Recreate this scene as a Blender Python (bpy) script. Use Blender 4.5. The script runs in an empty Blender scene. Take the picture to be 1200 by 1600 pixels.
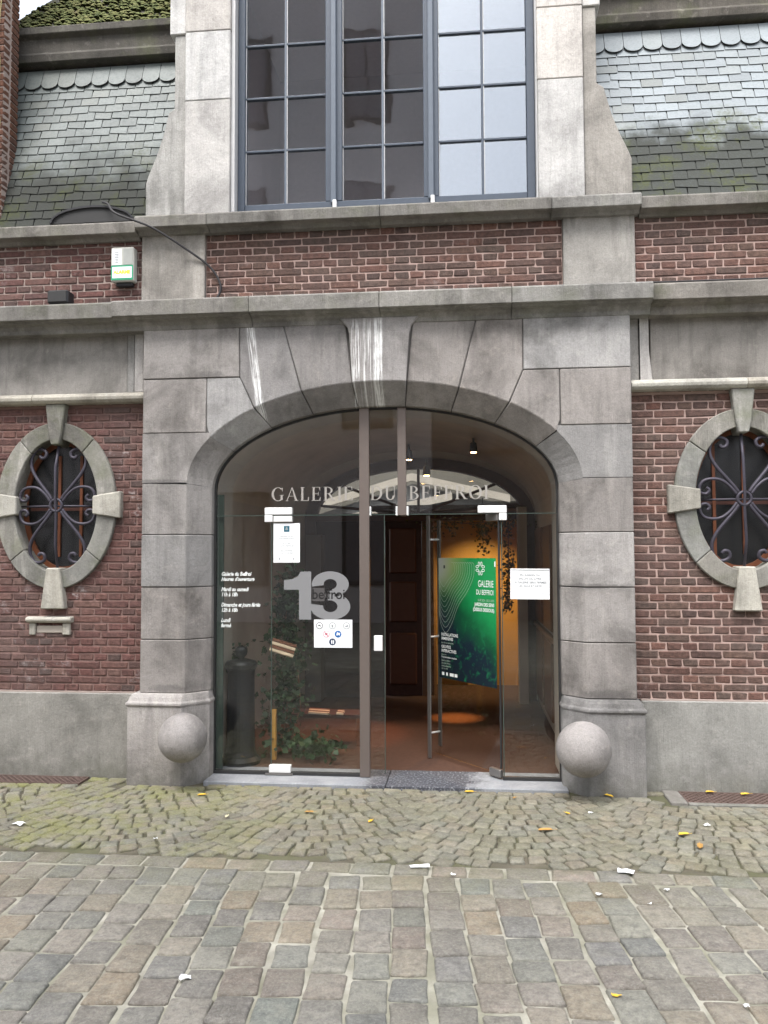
import bpy, bmesh, math, random
import numpy as np
from mathutils import Vector, Matrix
R = math.radians
random.seed(7); rng = np.random.default_rng(7)
SC = bpy.context.scene
COL = SC.collection

# ------------------------------------------------------------------ camera, sky, sun, exposure
CAM = Vector((0.0, -5.95, 1.70)); YAW, PITCH, ROLL = R(5.695), R(2.86), R(.232)
_f = Vector((-math.sin(YAW)*math.cos(PITCH), math.cos(YAW)*math.cos(PITCH), math.sin(PITCH)))
_r = Vector((math.cos(YAW), math.sin(YAW), 0)); _u = _r.cross(_f)
_r2 = _r*math.cos(ROLL)-_u*math.sin(ROLL); _u2 = _u*math.cos(ROLL)+_r*math.sin(ROLL)
cam_d = bpy.data.cameras.new('camera'); cam = bpy.data.objects.new('camera', cam_d); COL.objects.link(cam)
m = Matrix((_r2, _u2, -_f)).transposed().to_4x4(); m.translation = CAM; cam.matrix_world = m
cam_d.sensor_fit = 'VERTICAL'; cam_d.sensor_height = 32.0; cam_d.lens = 32.0*1250/1600
cam_d.clip_start = .05; cam_d.clip_end = 500
SC.camera = cam
SUN_EL, SUN_AZ = R(58), R(200)
w = bpy.data.worlds.new("World"); SC.world = w; w.use_nodes = True
nt = w.node_tree; nt.nodes.clear()
sky = nt.nodes.new('ShaderNodeTexSky'); sky.sky_type = 'NISHITA'; sky.sun_disc = False
sky.sun_elevation = SUN_EL; sky.sun_rotation = SUN_AZ; sky.dust_density = 4.0; sky.air_density = 1.0; sky.ozone_density = 1.5
hs = nt.nodes.new('ShaderNodeHueSaturation'); hs.inputs['Saturation'].default_value = .34
bg = nt.nodes.new('ShaderNodeBackground'); bg.inputs['Strength'].default_value = .15
wo = nt.nodes.new('ShaderNodeOutputWorld')
nt.links.new(sky.outputs[0], hs.inputs['Color']); nt.links.new(hs.outputs[0], bg.inputs[0]); nt.links.new(bg.outputs[0], wo.inputs[0])
sl = bpy.data.lights.new('sun', 'SUN'); sl.energy = .9; sl.angle = R(35); sl.color = (1, .985, .96)
so = bpy.data.objects.new('sun', sl); COL.objects.link(so)
so.rotation_euler = (R(90)-SUN_EL, 0, R(160)-R(180)+R(0))
SC.view_settings.view_transform = 'Standard'; SC.view_settings.look = 'None'
SC.view_settings.gamma = 1; SC.view_settings.exposure = 1.85
try: SC.view_settings.use_curve_mapping = False
except Exception: pass
SC.cycles.use_denoising = True; SC.cycles.max_bounces = 8; SC.cycles.transparent_max_bounces = 16
SC.cycles.caustics_reflective = False; SC.cycles.caustics_refractive = False

def proj(p):
    v = Vector(p)-CAM; d = v.dot(_f)
    if d < .1: return None
    return 600+1250*v.dot(_r2)/d, 800-1250*v.dot(_u2)/d, d
def shown_area(p, sx, sy):
    q = proj(p)
    if q is None or not (-20 < q[0] < 1220 and -20 < q[1] < 1620): return 0
    return sx*sy/q[2]**2

# ------------------------------------------------------------------ node helpers
class NB:
    def __init__(s, name):
        s.m = bpy.data.materials.new(name); s.m.use_nodes = True; s.t = s.m.node_tree; s.t.nodes.clear()
        s.out = s.n('ShaderNodeOutputMaterial')
    def n(s, typ, **kw):
        x = s.t.nodes.new(typ)
        for k, v in kw.items(): setattr(x, k, v)
        return x
    def put(s, sock, v):
        if isinstance(v, bpy.types.NodeSocket): s.t.links.new(v, sock)
        elif v is not None:
            if isinstance(v, (tuple, list)) and sock.type == 'RGBA' and len(v) == 3: v = (*v, 1)
            sock.default_value = v
    def math(s, op, a, b=None, c=None, clamp=False):
        x = s.n('ShaderNodeMath', operation=op, use_clamp=clamp); s.put(x.inputs[0], a)
        if b is not None: s.put(x.inputs[1], b)
        if c is not None: s.put(x.inputs[2], c)
        return x.outputs[0]
    def mix(s, f, a, b, mode='MIX'):
        x = s.n('ShaderNodeMix', data_type='RGBA', blend_type=mode, clamp_factor=True)
        s.put(x.inputs[0], f); s.put(x.inputs[6], a); s.put(x.inputs[7], b); return x.outputs[2]
    def ramp(s, f, stops, interp='LINEAR'):
        x = s.n('ShaderNodeValToRGB'); x.color_ramp.interpolation = interp; e = x.color_ramp.elements
        while len(e) > 1: e.remove(e[0])
        e[0].position = stops[0][0]; e[0].color = (*stops[0][1], 1)
        for p, c in stops[1:]:
            k = e.new(p); k.color = (*c, 1)
        s.put(x.inputs[0], f); return x.outputs[0]
    def rmp(s, f, a, b, c=0., d=1., smooth=False):
        x = s.n('ShaderNodeMapRange', interpolation_type='SMOOTHSTEP' if smooth else 'LINEAR', clamp=True)
        for i, v in enumerate((f, a, b, c, d)): s.put(x.inputs[i], v)
        return x.outputs[0]
    def pos(s): return s.n('ShaderNodeNewGeometry').outputs['Position']
    def obj(s): return s.n('ShaderNodeTexCoord').outputs['Object']
    def xyz(s, v): 
        x = s.n('ShaderNodeSeparateXYZ'); s.put(x.inputs[0], v); return x.outputs
    def map(s, v, scale=(1, 1, 1), loc=(0, 0, 0)):
        x = s.n('ShaderNodeMapping'); s.put(x.inputs[0], v); x.inputs['Scale'].default_value = scale; x.inputs['Location'].default_value = loc; return x.outputs[0]
    def noise(s, v, scale=5, detail=5, rough=.55, dist=0.):
        x = s.n('ShaderNodeTexNoise'); s.put(x.inputs['Vector'], v); x.inputs['Scale'].default_value = scale
        x.inputs['Detail'].default_value = detail; x.inputs['Roughness'].default_value = rough; x.inputs['Distortion'].default_value = dist
        return x.outputs[0]
    def rand(s, k=1.0):     # one random number for each object and each loose piece of a joined mesh
        a = s.n('ShaderNodeObjectInfo').outputs['Random']; b = s.n('ShaderNodeNewGeometry').outputs['Random Per Island']
        return s.math('FRACT', s.math('MULTIPLY', s.math('ADD', a, b), k*1.37+.61))
    def bump(s, h, strength=.3, dist=.01):
        x = s.n('ShaderNodeBump'); x.inputs['Strength'].default_value = strength; x.inputs['Distance'].default_value = dist
        s.put(x.inputs['Height'], h); return x.outputs[0]
    def bsdf(s, col, rough=.8, normal=None, metal=0., spec=.35, emit=None, es=0., **kw):
        x = s.n('ShaderNodeBsdfPrincipled'); s.put(x.inputs['Base Color'], col); s.put(x.inputs['Roughness'], rough)
        s.put(x.inputs['Metallic'], metal); s.put(x.inputs['Specular IOR Level'], spec)
        if normal is not None: s.put(x.inputs['Normal'], normal)
        if emit is not None: s.put(x.inputs['Emission Color'], emit); x.inputs['Emission Strength'].default_value = es
        s.t.links.new(x.outputs[0], s.out.inputs[0]); return x

def plain(name, col, rough=.6, metal=0., var=.12, scale=25, bumpk=.1, spec=.35, emit=None, es=0.):
    b = NB(name); n = b.noise(b.pos(), scale, 4)
    c = b.mix(b.math('MULTIPLY', n, 1.), tuple(x*(1-var) for x in col), tuple(min(1, x*(1+var)) for x in col))
    b.bsdf(c, rough, b.bump(n, bumpk, .004), metal, spec, emit, es); return b.m

STAINS = [(-1.90, 3.04, .12, .035), (-1.40, 3.41, .2, .035), (-.97, 3.42, .1, .03), (-2.2, .69, .16, .03), (1.0, .69, .18, .035), (.9, 1.45, .25, .02), (-2.3, 2.24, .2, .018)]
def stone(name, base, warm=.0, dark=(.07, .066, .06), grime=.5, streak=.4, pale=.35, drips=(), rough=.85, rnd=.25, moss=0.):
    b = NB(name); p = b.pos(); X = b.xyz(p); r = b.rand()
    n1 = b.noise(b.map(p, (1, 1, 1)), 2.2, 8, .62, .4)
    n2 = b.noise(b.map(p, (9, 9, 1.0)), 1.5, 6, .6)
    n3 = b.noise(p, 110, 3, .7)
    n4 = b.noise(p, 13, 6, .6)
    light = tuple(min(.8, x*1.6) for x in base)
    c = b.mix(b.rmp(n1, .3, .7), base, light)
    c = b.mix(b.math('MULTIPLY', b.rmp(n2, .5, .75), streak), c, tuple(x*.5 for x in base))
    c = b.mix(b.math('MULTIPLY', b.rmp(n1, .5, .3), grime), c, dark)
    c = b.mix(b.math('MULTIPLY', b.rmp(b.noise(b.map(p, (5, 5, .9), (3, 1, 7)), 1.7, 6, .6), .56, .76), pale), c, (.62, .61, .58))
    c = b.mix(b.math('MULTIPLY', b.rmp(n4, .58, .72), .25), c, (.55, .53, .49))
    c = b.mix(b.math('MULTIPLY', r, .5), c, b.mix(1, c, (.95+warm*.3, .86+warm*.05, .78), 'MULTIPLY'))
    c = b.mix(1, c, b.mix(b.rand(3.7), (1-rnd,)*3, (1+rnd*.3,)*3), 'MULTIPLY')
    c = b.mix(b.math('MULTIPLY', b.rmp(b.noise(p, 34, 6, .75), .5, .68), .3), c, b.mix(1, c, (.55, .54, .53), 'MULTIPLY'))
    c = b.mix(b.math('MULTIPLY', b.rmp(n3, .3, .75), .5), c, b.mix(1, c, (.45, .45, .45), 'MULTIPLY'))
    if moss:
        mm = b.rmp(b.noise(b.map(p, (1, 1, 1), (5, 5, 5)), 3.5, 7, .65), .5, .66)
        c = b.mix(b.math('MULTIPLY', mm, moss), c, (.10, .115, .05))
    wob = b.math('MULTIPLY', b.math('SUBTRACT', b.noise(p, 24, 6, .7), .5), 3.2)
    for (sx, sz, ax, az) in STAINS if base[0] < .3 else ():      # dark damp stains with a shape of their own
        dx = b.math('POWER', b.math('DIVIDE', b.math('SUBTRACT', X[0], sx), ax), 2.); dz = b.math('POWER', b.math('DIVIDE', b.math('SUBTRACT', X[2], sz), az), 2.)
        c = b.mix(b.rmp(b.math('ADD', b.math('ADD', dx, dz), wob), 1.2, .3, 0, .5), c, (.085, .08, .078))
    c = b.mix(b.rmp(b.math('ADD', X[2], b.math('MULTIPLY', n4, .55)), .48, .22, 0, .5), c, (.10, .10, .075))     # splashed dirt at the foot
    for (x0, x1, z0, z1, sl_, thr) in drips:     # run-off lime stains: x range at z1, slant, height range
        xs = b.math('ADD', X[0], b.math('MULTIPLY', b.math('SUBTRACT', X[2], z1), sl_))
        a = b.n('ShaderNodeCombineXYZ'); b.put(a.inputs[0], xs); b.put(a.inputs[2], X[2])
        dn = b.noise(b.map(a.outputs[0], (90, 1, 3.2)), 1.0, 6, .7)
        mk = b.math('MULTIPLY', b.rmp(xs, x0-.012, x0+.004), b.rmp(xs, x1+.012, x1-.004))
        mk = b.math('MULTIPLY', mk, b.math('MULTIPLY', b.rmp(X[2], z0, z0+.12), b.rmp(X[2], z1+.03, z1-.03)))
        mk = b.math('MULTIPLY', mk, b.rmp(dn, thr, thr+.07))
        c = b.mix(b.math('MULTIPLY', mk, b.rmp(n4, .3, .55, .55, 1.)), c, (.74, .74, .73))
    h = b.math('ADD', b.math('MULTIPLY', n3, .35), b.math('ADD', n4, b.math('MULTIPLY', b.noise(p, 45, 4), .6)))
    h = b.math('ADD', h, b.math('MULTIPLY', b.noise(b.map(p, (150, 150, 6)), 1.0, 3, .6), .7))     # vertical tooling
    b.bsdf(c, rough, b.bump(h, .7, .007), spec=.25); return b.m

def brick_mat(name, cols, dirt=(.12, .10, .095), dk=.4, white=.0):
    b = NB(name); p = b.pos(); r = b.rand(); 
    c = b.ramp(r, [(i/(len(cols)-1), k) for i, k in enumerate(cols)])
    n = b.noise(p, 30, 6, .65); n1 = b.noise(p, 1.6, 6, .6)
    c = b.mix(b.rmp(n, .35, .7), b.mix(1, c, (.6, .6, .6), 'MULTIPLY'), b.mix(1, c, (1.25, 1.2, 1.2), 'MULTIPLY'))
    c = b.mix(b.math('MULTIPLY', b.rmp(n1, .45, .65), dk), c, dirt)
    if white:
        k = b.math('MULTIPLY', b.rmp(b.noise(p, 9, 7, .7), .55, .68), b.rmp(b.noise(b.map(p, (1, 1, .8), (2, 0, 4)), 1.3, 3), .52, .62))
        c = b.mix(b.math('MULTIPLY', k, white), c, (.55, .50, .49))
    b.bsdf(c, .92, b.bump(b.math('ADD', n, b.noise(p, 120, 3)), .7, .006), spec=.2); return b.m

def glass(name, tint=(.93, .95, .94), refl=.06, rough=0.0, rc=(1, 1, 1), k=.9, wav=0.):
    b = NB(name); lw = b.n('ShaderNodeLayerWeight'); lw.inputs[0].default_value = .5
    f = b.math('ADD', b.math('MULTIPLY', b.math('POWER', lw.outputs['Facing'], 4.0), k), refl, clamp=True)
    tr = b.n('ShaderNodeBsdfTransparent'); tr.inputs[0].default_value = (*tint, 1)
    gl = b.n('ShaderNodeBsdfGlossy'); gl.inputs['Roughness'].default_value = rough; gl.inputs[0].default_value = (*rc, 1)
    if wav: b.put(gl.inputs['Normal'], b.bump(b.noise(b.pos(), 3.2, 2), wav, .05))
    mx = b.n('ShaderNodeMixShader'); b.put(mx.inputs[0], f); b.t.links.new(tr.outputs[0], mx.inputs[1]); b.t.links.new(gl.outputs[0], mx.inputs[2])
    b.t.links.new(mx.outputs[0], b.out.inputs[0]); return b.m

# ------------------------------------------------------------------ mesh helpers
class MB:
    def __init__(s): s.v = []; s.f = []
    def add(s, v, f):
        o = len(s.v); s.v += [tuple(x) for x in v]; s.f += [tuple(i+o for i in q) for q in f]; return s
    def box(s, x0, x1, y0, y1, z0, z1, M=None):
        v = [(x, y, z) for x in (x0, x1) for y in (y0, y1) for z in (z0, z1)]
        if M is not None: v = [M @ Vector(q) for q in v]
        return s.add(v, [(0, 1, 3, 2), (4, 6, 7, 5), (0, 4, 5, 1), (2, 3, 7, 6), (0, 2, 6, 4), (1, 5, 7, 3)])
    def prism(s, poly, y0, y1):          # poly: (x, z) counter-clockwise seen from -y
        n = len(poly); v = [(x, y0, z) for x, z in poly]+[(x, y1, z) for x, z in poly]
        return s.add(v, [tuple(range(n)), tuple(range(2*n-1, n-1, -1))]+[((i+1) % n, i, i+n, (i+1) % n+n) for i in range(n)])
    def run(s, prof, x0, x1):            # profile (y, z) swept along x
        n = len(prof); v = [(x0, y, z) for y, z in prof]+[(x1, y, z) for y, z in prof]
        return s.add(v, [tuple(range(n)), tuple(range(2*n-1, n-1, -1))]+[((i+1) % n, i, i+n, (i+1) % n+n) for i in range(n)])
    def tube(s, pts, r, seg=8, cap=True):
        pts = [Vector(p) for p in pts]; n = len(pts); V = []; up = None
        for i, p in enumerate(pts):
            t = (pts[min(i+1, n-1)]-pts[max(i-1, 0)]).normalized()
            if up is None: up = t.orthogonal().normalized()
            up = (up-t*up.dot(t)); up = up.normalized() if up.length > 1e-6 else t.orthogonal().normalized()
            b = t.cross(up); rr = r[i] if isinstance(r, (list, tuple)) else r
            V += [p+(up*math.cos(2*math.pi*k/seg)+b*math.sin(2*math.pi*k/seg))*rr for k in range(seg)]
        F = [(i*seg+k, i*seg+(k+1) % seg, (i+1)*seg+(k+1) % seg, (i+1)*seg+k) for i in range(n-1) for k in range(seg)]
        if cap: F += [tuple(range(seg-1, -1, -1)), tuple((n-1)*seg+k for k in range(seg))]
        return s.add(V, F)
    def lathe(s, prof, c=(0, 0, 0), seg=24):   # prof (r, z)
        n = len(prof); V = [(c[0]+r*math.cos(2*math.pi*k/seg), c[1]+r*math.sin(2*math.pi*k/seg), c[2]+z) for r, z in prof for k in range(seg)]
        F = [(i*seg+k, i*seg+(k+1) % seg, (i+1)*seg+(k+1) % seg, (i+1)*seg+k) for i in range(n-1) for k in range(seg)]
        F += [tuple(range(seg-1, -1, -1)), tuple((n-1)*seg+k for k in range(seg))]
        return s.add(V, F)
    def mesh(s, name, mat=None, smooth=False, bevel=0., seg=1, fix=True):
        me = bpy.data.meshes.new(name); me.from_pydata([tuple(v) for v in s.v], [], s.f)
        if fix or bevel:
            bm = bmesh.new(); bm.from_mesh(me)
            bmesh.ops.recalc_face_normals(bm, faces=bm.faces)
            if bevel:
                es = [e for e in bm.edges if len(e.link_faces) == 2 and e.calc_face_angle(0) > R(28)]
                bmesh.ops.bevel(bm, geom=es, offset=bevel, segments=seg, affect='EDGES', clamp_overlap=True)
            bm.to_mesh(me); bm.free()
        if mat: me.materials.append(mat)
        if smooth:
            me.polygons.foreach_set('use_smooth', [True]*len(me.polygons))
        return me
    def build(s, name, mat, parent=None, smooth=False, bevel=0., seg=1, **tags):
        return link(name, s.mesh(name, mat, smooth, bevel, seg), parent, **tags)

def link(name, me, parent=None, loc=None, **tags):
    o = bpy.data.objects.new(name, me); COL.objects.link(o)
    if parent is not None: o.parent = parent
    if loc is not None: o.location = loc
    for k, v in tags.items(): o['category' if k == 'cat' else k] = v
    return o
def thing(name, label, cat, loc=(0, 0, 0), rz=0., group=None):
    o = bpy.data.objects.new(name, None); COL.objects.link(o); o.location = loc; o.rotation_euler = (0, 0, rz); o.empty_display_size = .1
    o['label'] = label; o['category'] = cat
    if group: o['group'] = group
    return o

def scatter(name, variants, places, mat, parent, limit, stuff_name, stuff_tags=None):
    """places: (variant index, 4x4 matrix, scale3, shown area). The `limit` that show largest become objects, the rest one joined mesh."""
    order = sorted(range(len(places)), key=lambda i: -places[i][3])
    top = [i for i in order[:limit] if places[i][3] > 0]; ts = set(top)
    for i in sorted(top):
        k, M, sc, _ = places[i]
        o = bpy.data.objects.new(name, variants[k]); COL.objects.link(o); o.parent = parent; o.matrix_local = M @ Matrix.Diagonal((*sc, 1))
    rest = [i for i in range(len(places)) if i not in ts]
    if rest:
        dat = []
        for me in variants:
            co = np.empty(len(me.vertices)*3); me.vertices.foreach_get('co', co); dat.append((co.reshape(-1, 3), [tuple(p.vertices) for p in me.polygons]))
        V = []; F = []; o = 0
        for i in rest:
            k, M, sc, _ = places[i]; A = np.array(M @ Matrix.Diagonal((*sc, 1))); c = dat[k][0] @ A[:3, :3].T+A[:3, 3]
            V.append(c); F += [tuple(j+o for j in f) for f in dat[k][1]]; o += len(c)
        me = bpy.data.meshes.new(stuff_name); me.from_pydata(np.concatenate(V).tolist(), [], F); me.materials.append(mat)
        if len(variants[0].materials) > 1:
            me.materials.append(variants[0].materials[1]); mi = []
            for i in rest: mi += [p.material_index for p in variants[places[i][0]].polygons]
            me.polygons.foreach_set('material_index', mi)
        link(stuff_name, me, parent, kind='stuff', **(stuff_tags or {}))

def text_mesh(s, size, mat, name='lettering', parent=None, loc=(0, 0, 0), align='LEFT', bold=0., shear=0., sx=1., space=1., depth=0.0, linesp=1., kind=None):
    cu = bpy.data.curves.new(name, 'FONT'); cu.body = s; cu.size = size; cu.align_x = align; cu.offset = bold; cu.shear = shear
    cu.space_character = space; cu.space_line = linesp; cu.resolution_u = 3; cu.extrude = depth; cu.fill_mode = 'FRONT' if not depth else 'BOTH'
    ob = bpy.data.objects.new('tmp', cu); COL.objects.link(ob)
    dg = bpy.context.evaluated_depsgraph_get(); me = bpy.data.meshes.new_from_object(ob.evaluated_get(dg)); 
    bpy.data.objects.remove(ob); me.name = name
    for v in me.vertices: x, y, z = v.co; v.co = (x*sx, -z, y)
    me.materials.clear(); me.materials.append(mat)
    return link(name, me, parent, loc)

# ------------------------------------------------------------------ materials
M = {}
M['stone'] = stone('bluestone', (.265, .26, .255), warm=.15, grime=.5, streak=.42, pale=.35, rnd=.32)
M['stone_drip'] = stone('bluestone with lime run-off', (.24, .235, .235), warm=0, grime=.4, streak=.45, pale=.25,
    drips=[(-.81, -.755, 2.5, 3.42, .0, .5), (-.722, -.715, 2.4, 3.42, 0, .44), (-.69, -.675, 2.6, 3.42, 0, .5), (-.648, -.59, 2.45, 3.42, 0., .43), (-1.62, -1.57, 2.6, 3.42, .13, .46)])
M['stone_cornice'] = stone('weathered cornice stone', (.195, .19, .178), grime=.55, streak=.55, pale=.25, moss=.25)
M['stone_roll'] = stone('pale roll moulding', (.36, .35, .31), grime=.35, streak=.4, pale=.5, rnd=.1)
M['stone_pale'] = stone('pale dormer stone', (.41, .405, .395), grime=.28, streak=.4, pale=.5, rnd=.12)
M['stone_wing'] = stone('grey dormer wing stone', (.27, .265, .25), grime=.4, streak=.5, pale=.5, rnd=.12)
M['stone_oval'] = stone('oval surround stone', (.20, .20, .185), grime=.4, streak=.35, pale=.75, moss=.4)
M['plinth'] = stone('rendered plinth', (.225, .225, .212), grime=.3, streak=.25, pale=.15, rnd=.05)
M['frieze'] = stone('frieze slab', (.225, .22, .21), grime=.5, streak=.55, pale=.1, rnd=.05)
def threshold_mat():
    b = NB('threshold slab with worn tar'); p = b.pos(); X = b.xyz(p); n = b.noise(p, 7, 6, .7); n2 = b.noise(p, 55, 5, .7)
    c = b.mix(b.rmp(n, .35, .7), (.20, .21, .225), (.30, .31, .325)); c = b.mix(b.math('MULTIPLY', b.rmp(n2, .5, .7), .4), c, (.42, .43, .44))
    xx = b.math('ADD', X[0], b.math('MULTIPLY', n, .5)); mk = b.math('MULTIPLY', b.rmp(xx, -.60, -.35, smooth=True), b.rmp(xx, .42, .22, smooth=True))
    mk = b.math('MULTIPLY', mk, b.rmp(n2, .68, .5)); c = b.mix(b.math('MULTIPLY', mk, .9), c, (.035, .035, .045))
    b.bsdf(c, .75, b.bump(n2, .5, .005)); return b.m
M['threshold'] = threshold_mat()
M['strip_white'] = stone('whitened strip', (.45, .44, .43), grime=.25, streak=.6, pale=.7)
M['ball_stone'] = stone('pitted ball stone', (.25, .245, .245), grime=.4, streak=.15, pale=.25, rnd=.1)
M['core'] = plain('dark joint mortar', (.10, .095, .09), .95)
M['mortar_pink'] = plain('pinkish lime mortar', (.40, .29, .255), .95, var=.25, scale=14, bumpk=.5)
M['mortar_red'] = plain('dirty red mortar', (.21, .135, .118), .95, var=.35, scale=9, bumpk=.5)
M['mortar_grey'] = plain('pale grey mortar', (.33, .265, .235), .95, var=.3, scale=10, bumpk=.5)
M['brick_r'] = brick_mat('dark red brick', [(0.0881, 0.0616, 0.0547), (0.135, 0.0798, 0.0661), (0.1174, 0.0866, 0.073), (0.1703, 0.0912, 0.073), (0.1033, 0.0752, 0.065), (0.1526, 0.1003, 0.0798), (0.1233, 0.0718, 0.0604), (0.1879, 0.1083, 0.0855)], dk=.35, white=.25)
M['brick_l'] = brick_mat('sooty crimson brick', [(0.1233, 0.0684, 0.0616), (0.1585, 0.0809, 0.0718), (0.0998, 0.0707, 0.0638), (0.1761, 0.0969, 0.0821), (0.135, 0.0741, 0.0661), (0.1879, 0.114, 0.0969)], dk=.35, white=.8)
M['brick_n'] = brick_mat('orange red brick', [(.12, .06, .04), (.15, .075, .05), (.10, .052, .038)], dk=.3)

def slate_mat(name, pale, darkc, green, zlo, zhi, gx):
    b = NB(name); p = b.pos(); X = b.xyz(p); r = b.rand()
    c = b.mix(r, tuple(x*.72 for x in pale), pale)
    c = b.mix(b.math('MULTIPLY', b.rmp(b.rand(5.3), .8, 1), .5), c, (.16, .17, .15))
    nz = b.noise(p, 2.2, 6, .62); low = b.math('ADD', X[2], b.math('MULTIPLY', nz, 1.0))
    c = b.mix(b.math('MULTIPLY', b.rmp(low, zhi+.5, zlo+.5, smooth=True), .93), c, darkc)
    k = b.math('MULTIPLY', b.rmp(b.noise(b.map(p, (1, 1, 1), gx), 3.2, 6, .65), .5, .62), b.rmp(X[2], zhi+.1, zlo+.2))
    c = b.mix(b.math('MULTIPLY', k, b.rmp(b.noise(p, 38, 5, .7), .4, .6, .2, .9)), c, green)
    n = b.noise(p, 60, 5, .6)
    c = b.mix(b.math('MULTIPLY', b.rmp(n, .5, .8), .4), c, tuple(x*.45 for x in pale))
    dkm = b.rmp(low, zhi+.5, zlo+.5, smooth=True)
    b.bsdf(c, b.math('ADD', b.rmp(n, .3, .7, .45, .65), b.math('MULTIPLY', dkm, .3)), b.bump(n, .6, .004), spec=b.math('SUBTRACT', .38, b.math('MULTIPLY', dkm, .3))); return b.m
M['slate_edge_shade'] = plain('shaded slate edge', (.028, .03, .03), .9)  # dark slate edges, also painting in the shadow lines between rows
M['slate_r'] = slate_mat('sky sheen slate', (.235, .265, .28), (.05, .052, .045), (.075, .085, .038), 4.78, 5.02, (1, 0, 4))  # paler than the left slope: sky sheen is put into the colour
M['slate_l'] = slate_mat('grey weathered slate', (.135, .155, .15), (.042, .043, .038), (.055, .062, .028), 4.55, 5.12, (7, 0, 2))
M['lead'] = plain('dull lead', (.10, .10, .105), .7, var=.3, scale=6)
M['vent_dark'] = plain('blackened lead', (.025, .025, .028), .7)
M['curb'] = stone('stained curb board', (.10, .095, .085), grime=.5, streak=.5, pale=.1, moss=.4)
def moss_mat():
    b = NB('moss'); p = b.pos(); n = b.noise(p, 14, 6, .7)
    b.bsdf(b.ramp(n, [(.3, (.03, .04, .012)), (.45, (.07, .085, .022)), (.58, (.13, .13, .045)), (.7, (.09, .065, .035))]), .95, b.bump(n, 1, .02)); return b.m
M['moss'] = moss_mat()
M['frame_blue'] = plain('slate blue paint', (.055, .07, .095), .5, var=.15)
M['frame_light'] = plain('pale blue grey edge paint', (.10, .12, .15), .5)
M['white_reveal'] = plain('whitened reveal', (.5, .5, .5), .7)
M['win_glass'] = glass('old window glass', (.95, .95, .97), .125, .02, (.70, .77, .83), wav=.025)
M['glass'] = glass('clear plate glass', (.95, .96, .95), .042, 0., (1, 1, 1))
M['glass_edge'] = plain('greenish glass edge', (.05, .07, .06), .3)
M['oval_glass'] = glass('dusty oval glass', (.35, .37, .40), .075, .3)
M['post'] = plain('bronze grey anodised metal', (.17, .14, .125), .45, metal=.4, var=.06)
M['steel'] = plain('brushed steel', (.24, .23, .22), .4, metal=.7, var=.06)
M['fitting'] = plain('white enamelled fitting', (.72, .72, .71), .4, var=.03)
M['seal'] = plain('dark joint seal', (.03, .03, .03), .6)
M['iron'] = plain('dull wrought iron', (.055, .05, .065), .5, metal=.35, var=.3)
M['wood_orange'] = plain('varnished orange wood', (.15, .052, .024), .5, var=.35, scale=30)
M['wood_dark'] = plain('dark red stained wood', (.06, .024, .018), .5, var=.3)
M['wood_brown'] = plain('brown oak panelling', (.19, .105, .06), .5, var=.3)
M['paper'] = plain('white paper', (.82, .83, .84), .6, var=.02)
M['ink'] = plain('black ink', (.02, .02, .02), .6)
M['ink_grey'] = plain('grey ink', (.25, .27, .28), .6)
M['ink_teal'] = plain('teal ink', (.01, .10, .15), .6)
M['ink_blue'] = plain('blue ink', (.01, .12, .38), .6)
M['ink_navy'] = plain('navy ink', (.01, .03, .08), .6)
M['ink_pink'] = plain('pink ink', (.75, .25, .32), .6)
M['vinyl_grey'] = plain('grey vinyl', (.21, .21, .215), .6, var=.04)
M['vinyl_dark'] = plain('dark vinyl', (.012, .011, .011), .6)
M['vinyl_white'] = plain('white vinyl', (.75, .78, .76), .6, var=.03)
M['letter_pale'] = plain('frosted letter vinyl', (.31, .29, .265), .6, var=.05)
M['lit_wood'] = plain('lamplit pine', (.62, .48, .34), .6)  # lamp light on the boards is put into this pale wood colour
M['black_iron'] = plain('black cast iron', (.012, .013, .016), .45, metal=.2)
M['black_plastic'] = plain('black plastic', (.02, .02, .022), .5)
M['cable'] = plain('black rubber cable', (.03, .028, .03), .6)
M['leaf'] = plain('dark ivy leaf', (.022, .05, .018), .55, var=.6, scale=9)
M['leaf_warm'] = plain('olive ivy leaf', (.09, .085, .02), .55, var=.6, scale=9)
M['vault'] = plain('stained plaster vault', (.50, .43, .35), .9, var=.25, scale=3)
M['wall_in'] = plain('grey brown plaster', (.44, .39, .34), .9, var=.25, scale=3)
M['yellow'] = plain('ochre lacquered panel', (.48, .25, .055), .5, var=.15, scale=5)
M['carpet'] = plain('brown carpet tiles', (.075, .038, .025), .95, var=.3, scale=40)
M['white'] = plain('white paint', (.7, .7, .69), .6, var=.05)
M['win_dim'] = plain('dim window glass', (.20, .18, .18), .6)
M['beige'] = plain('beige render', (.12, .108, .092), .9, var=.1, scale=2)
M['grate'] = plain('rusty grate iron', (.15, .105, .09), .7, metal=.3, var=.4)
M['pit'] = plain('dark pit', (.03, .025, .022), .95)
M['lamp'] = plain('glowing lamp', (1, .6, .3), .5, emit=(1, .55, .22), es=14)

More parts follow.
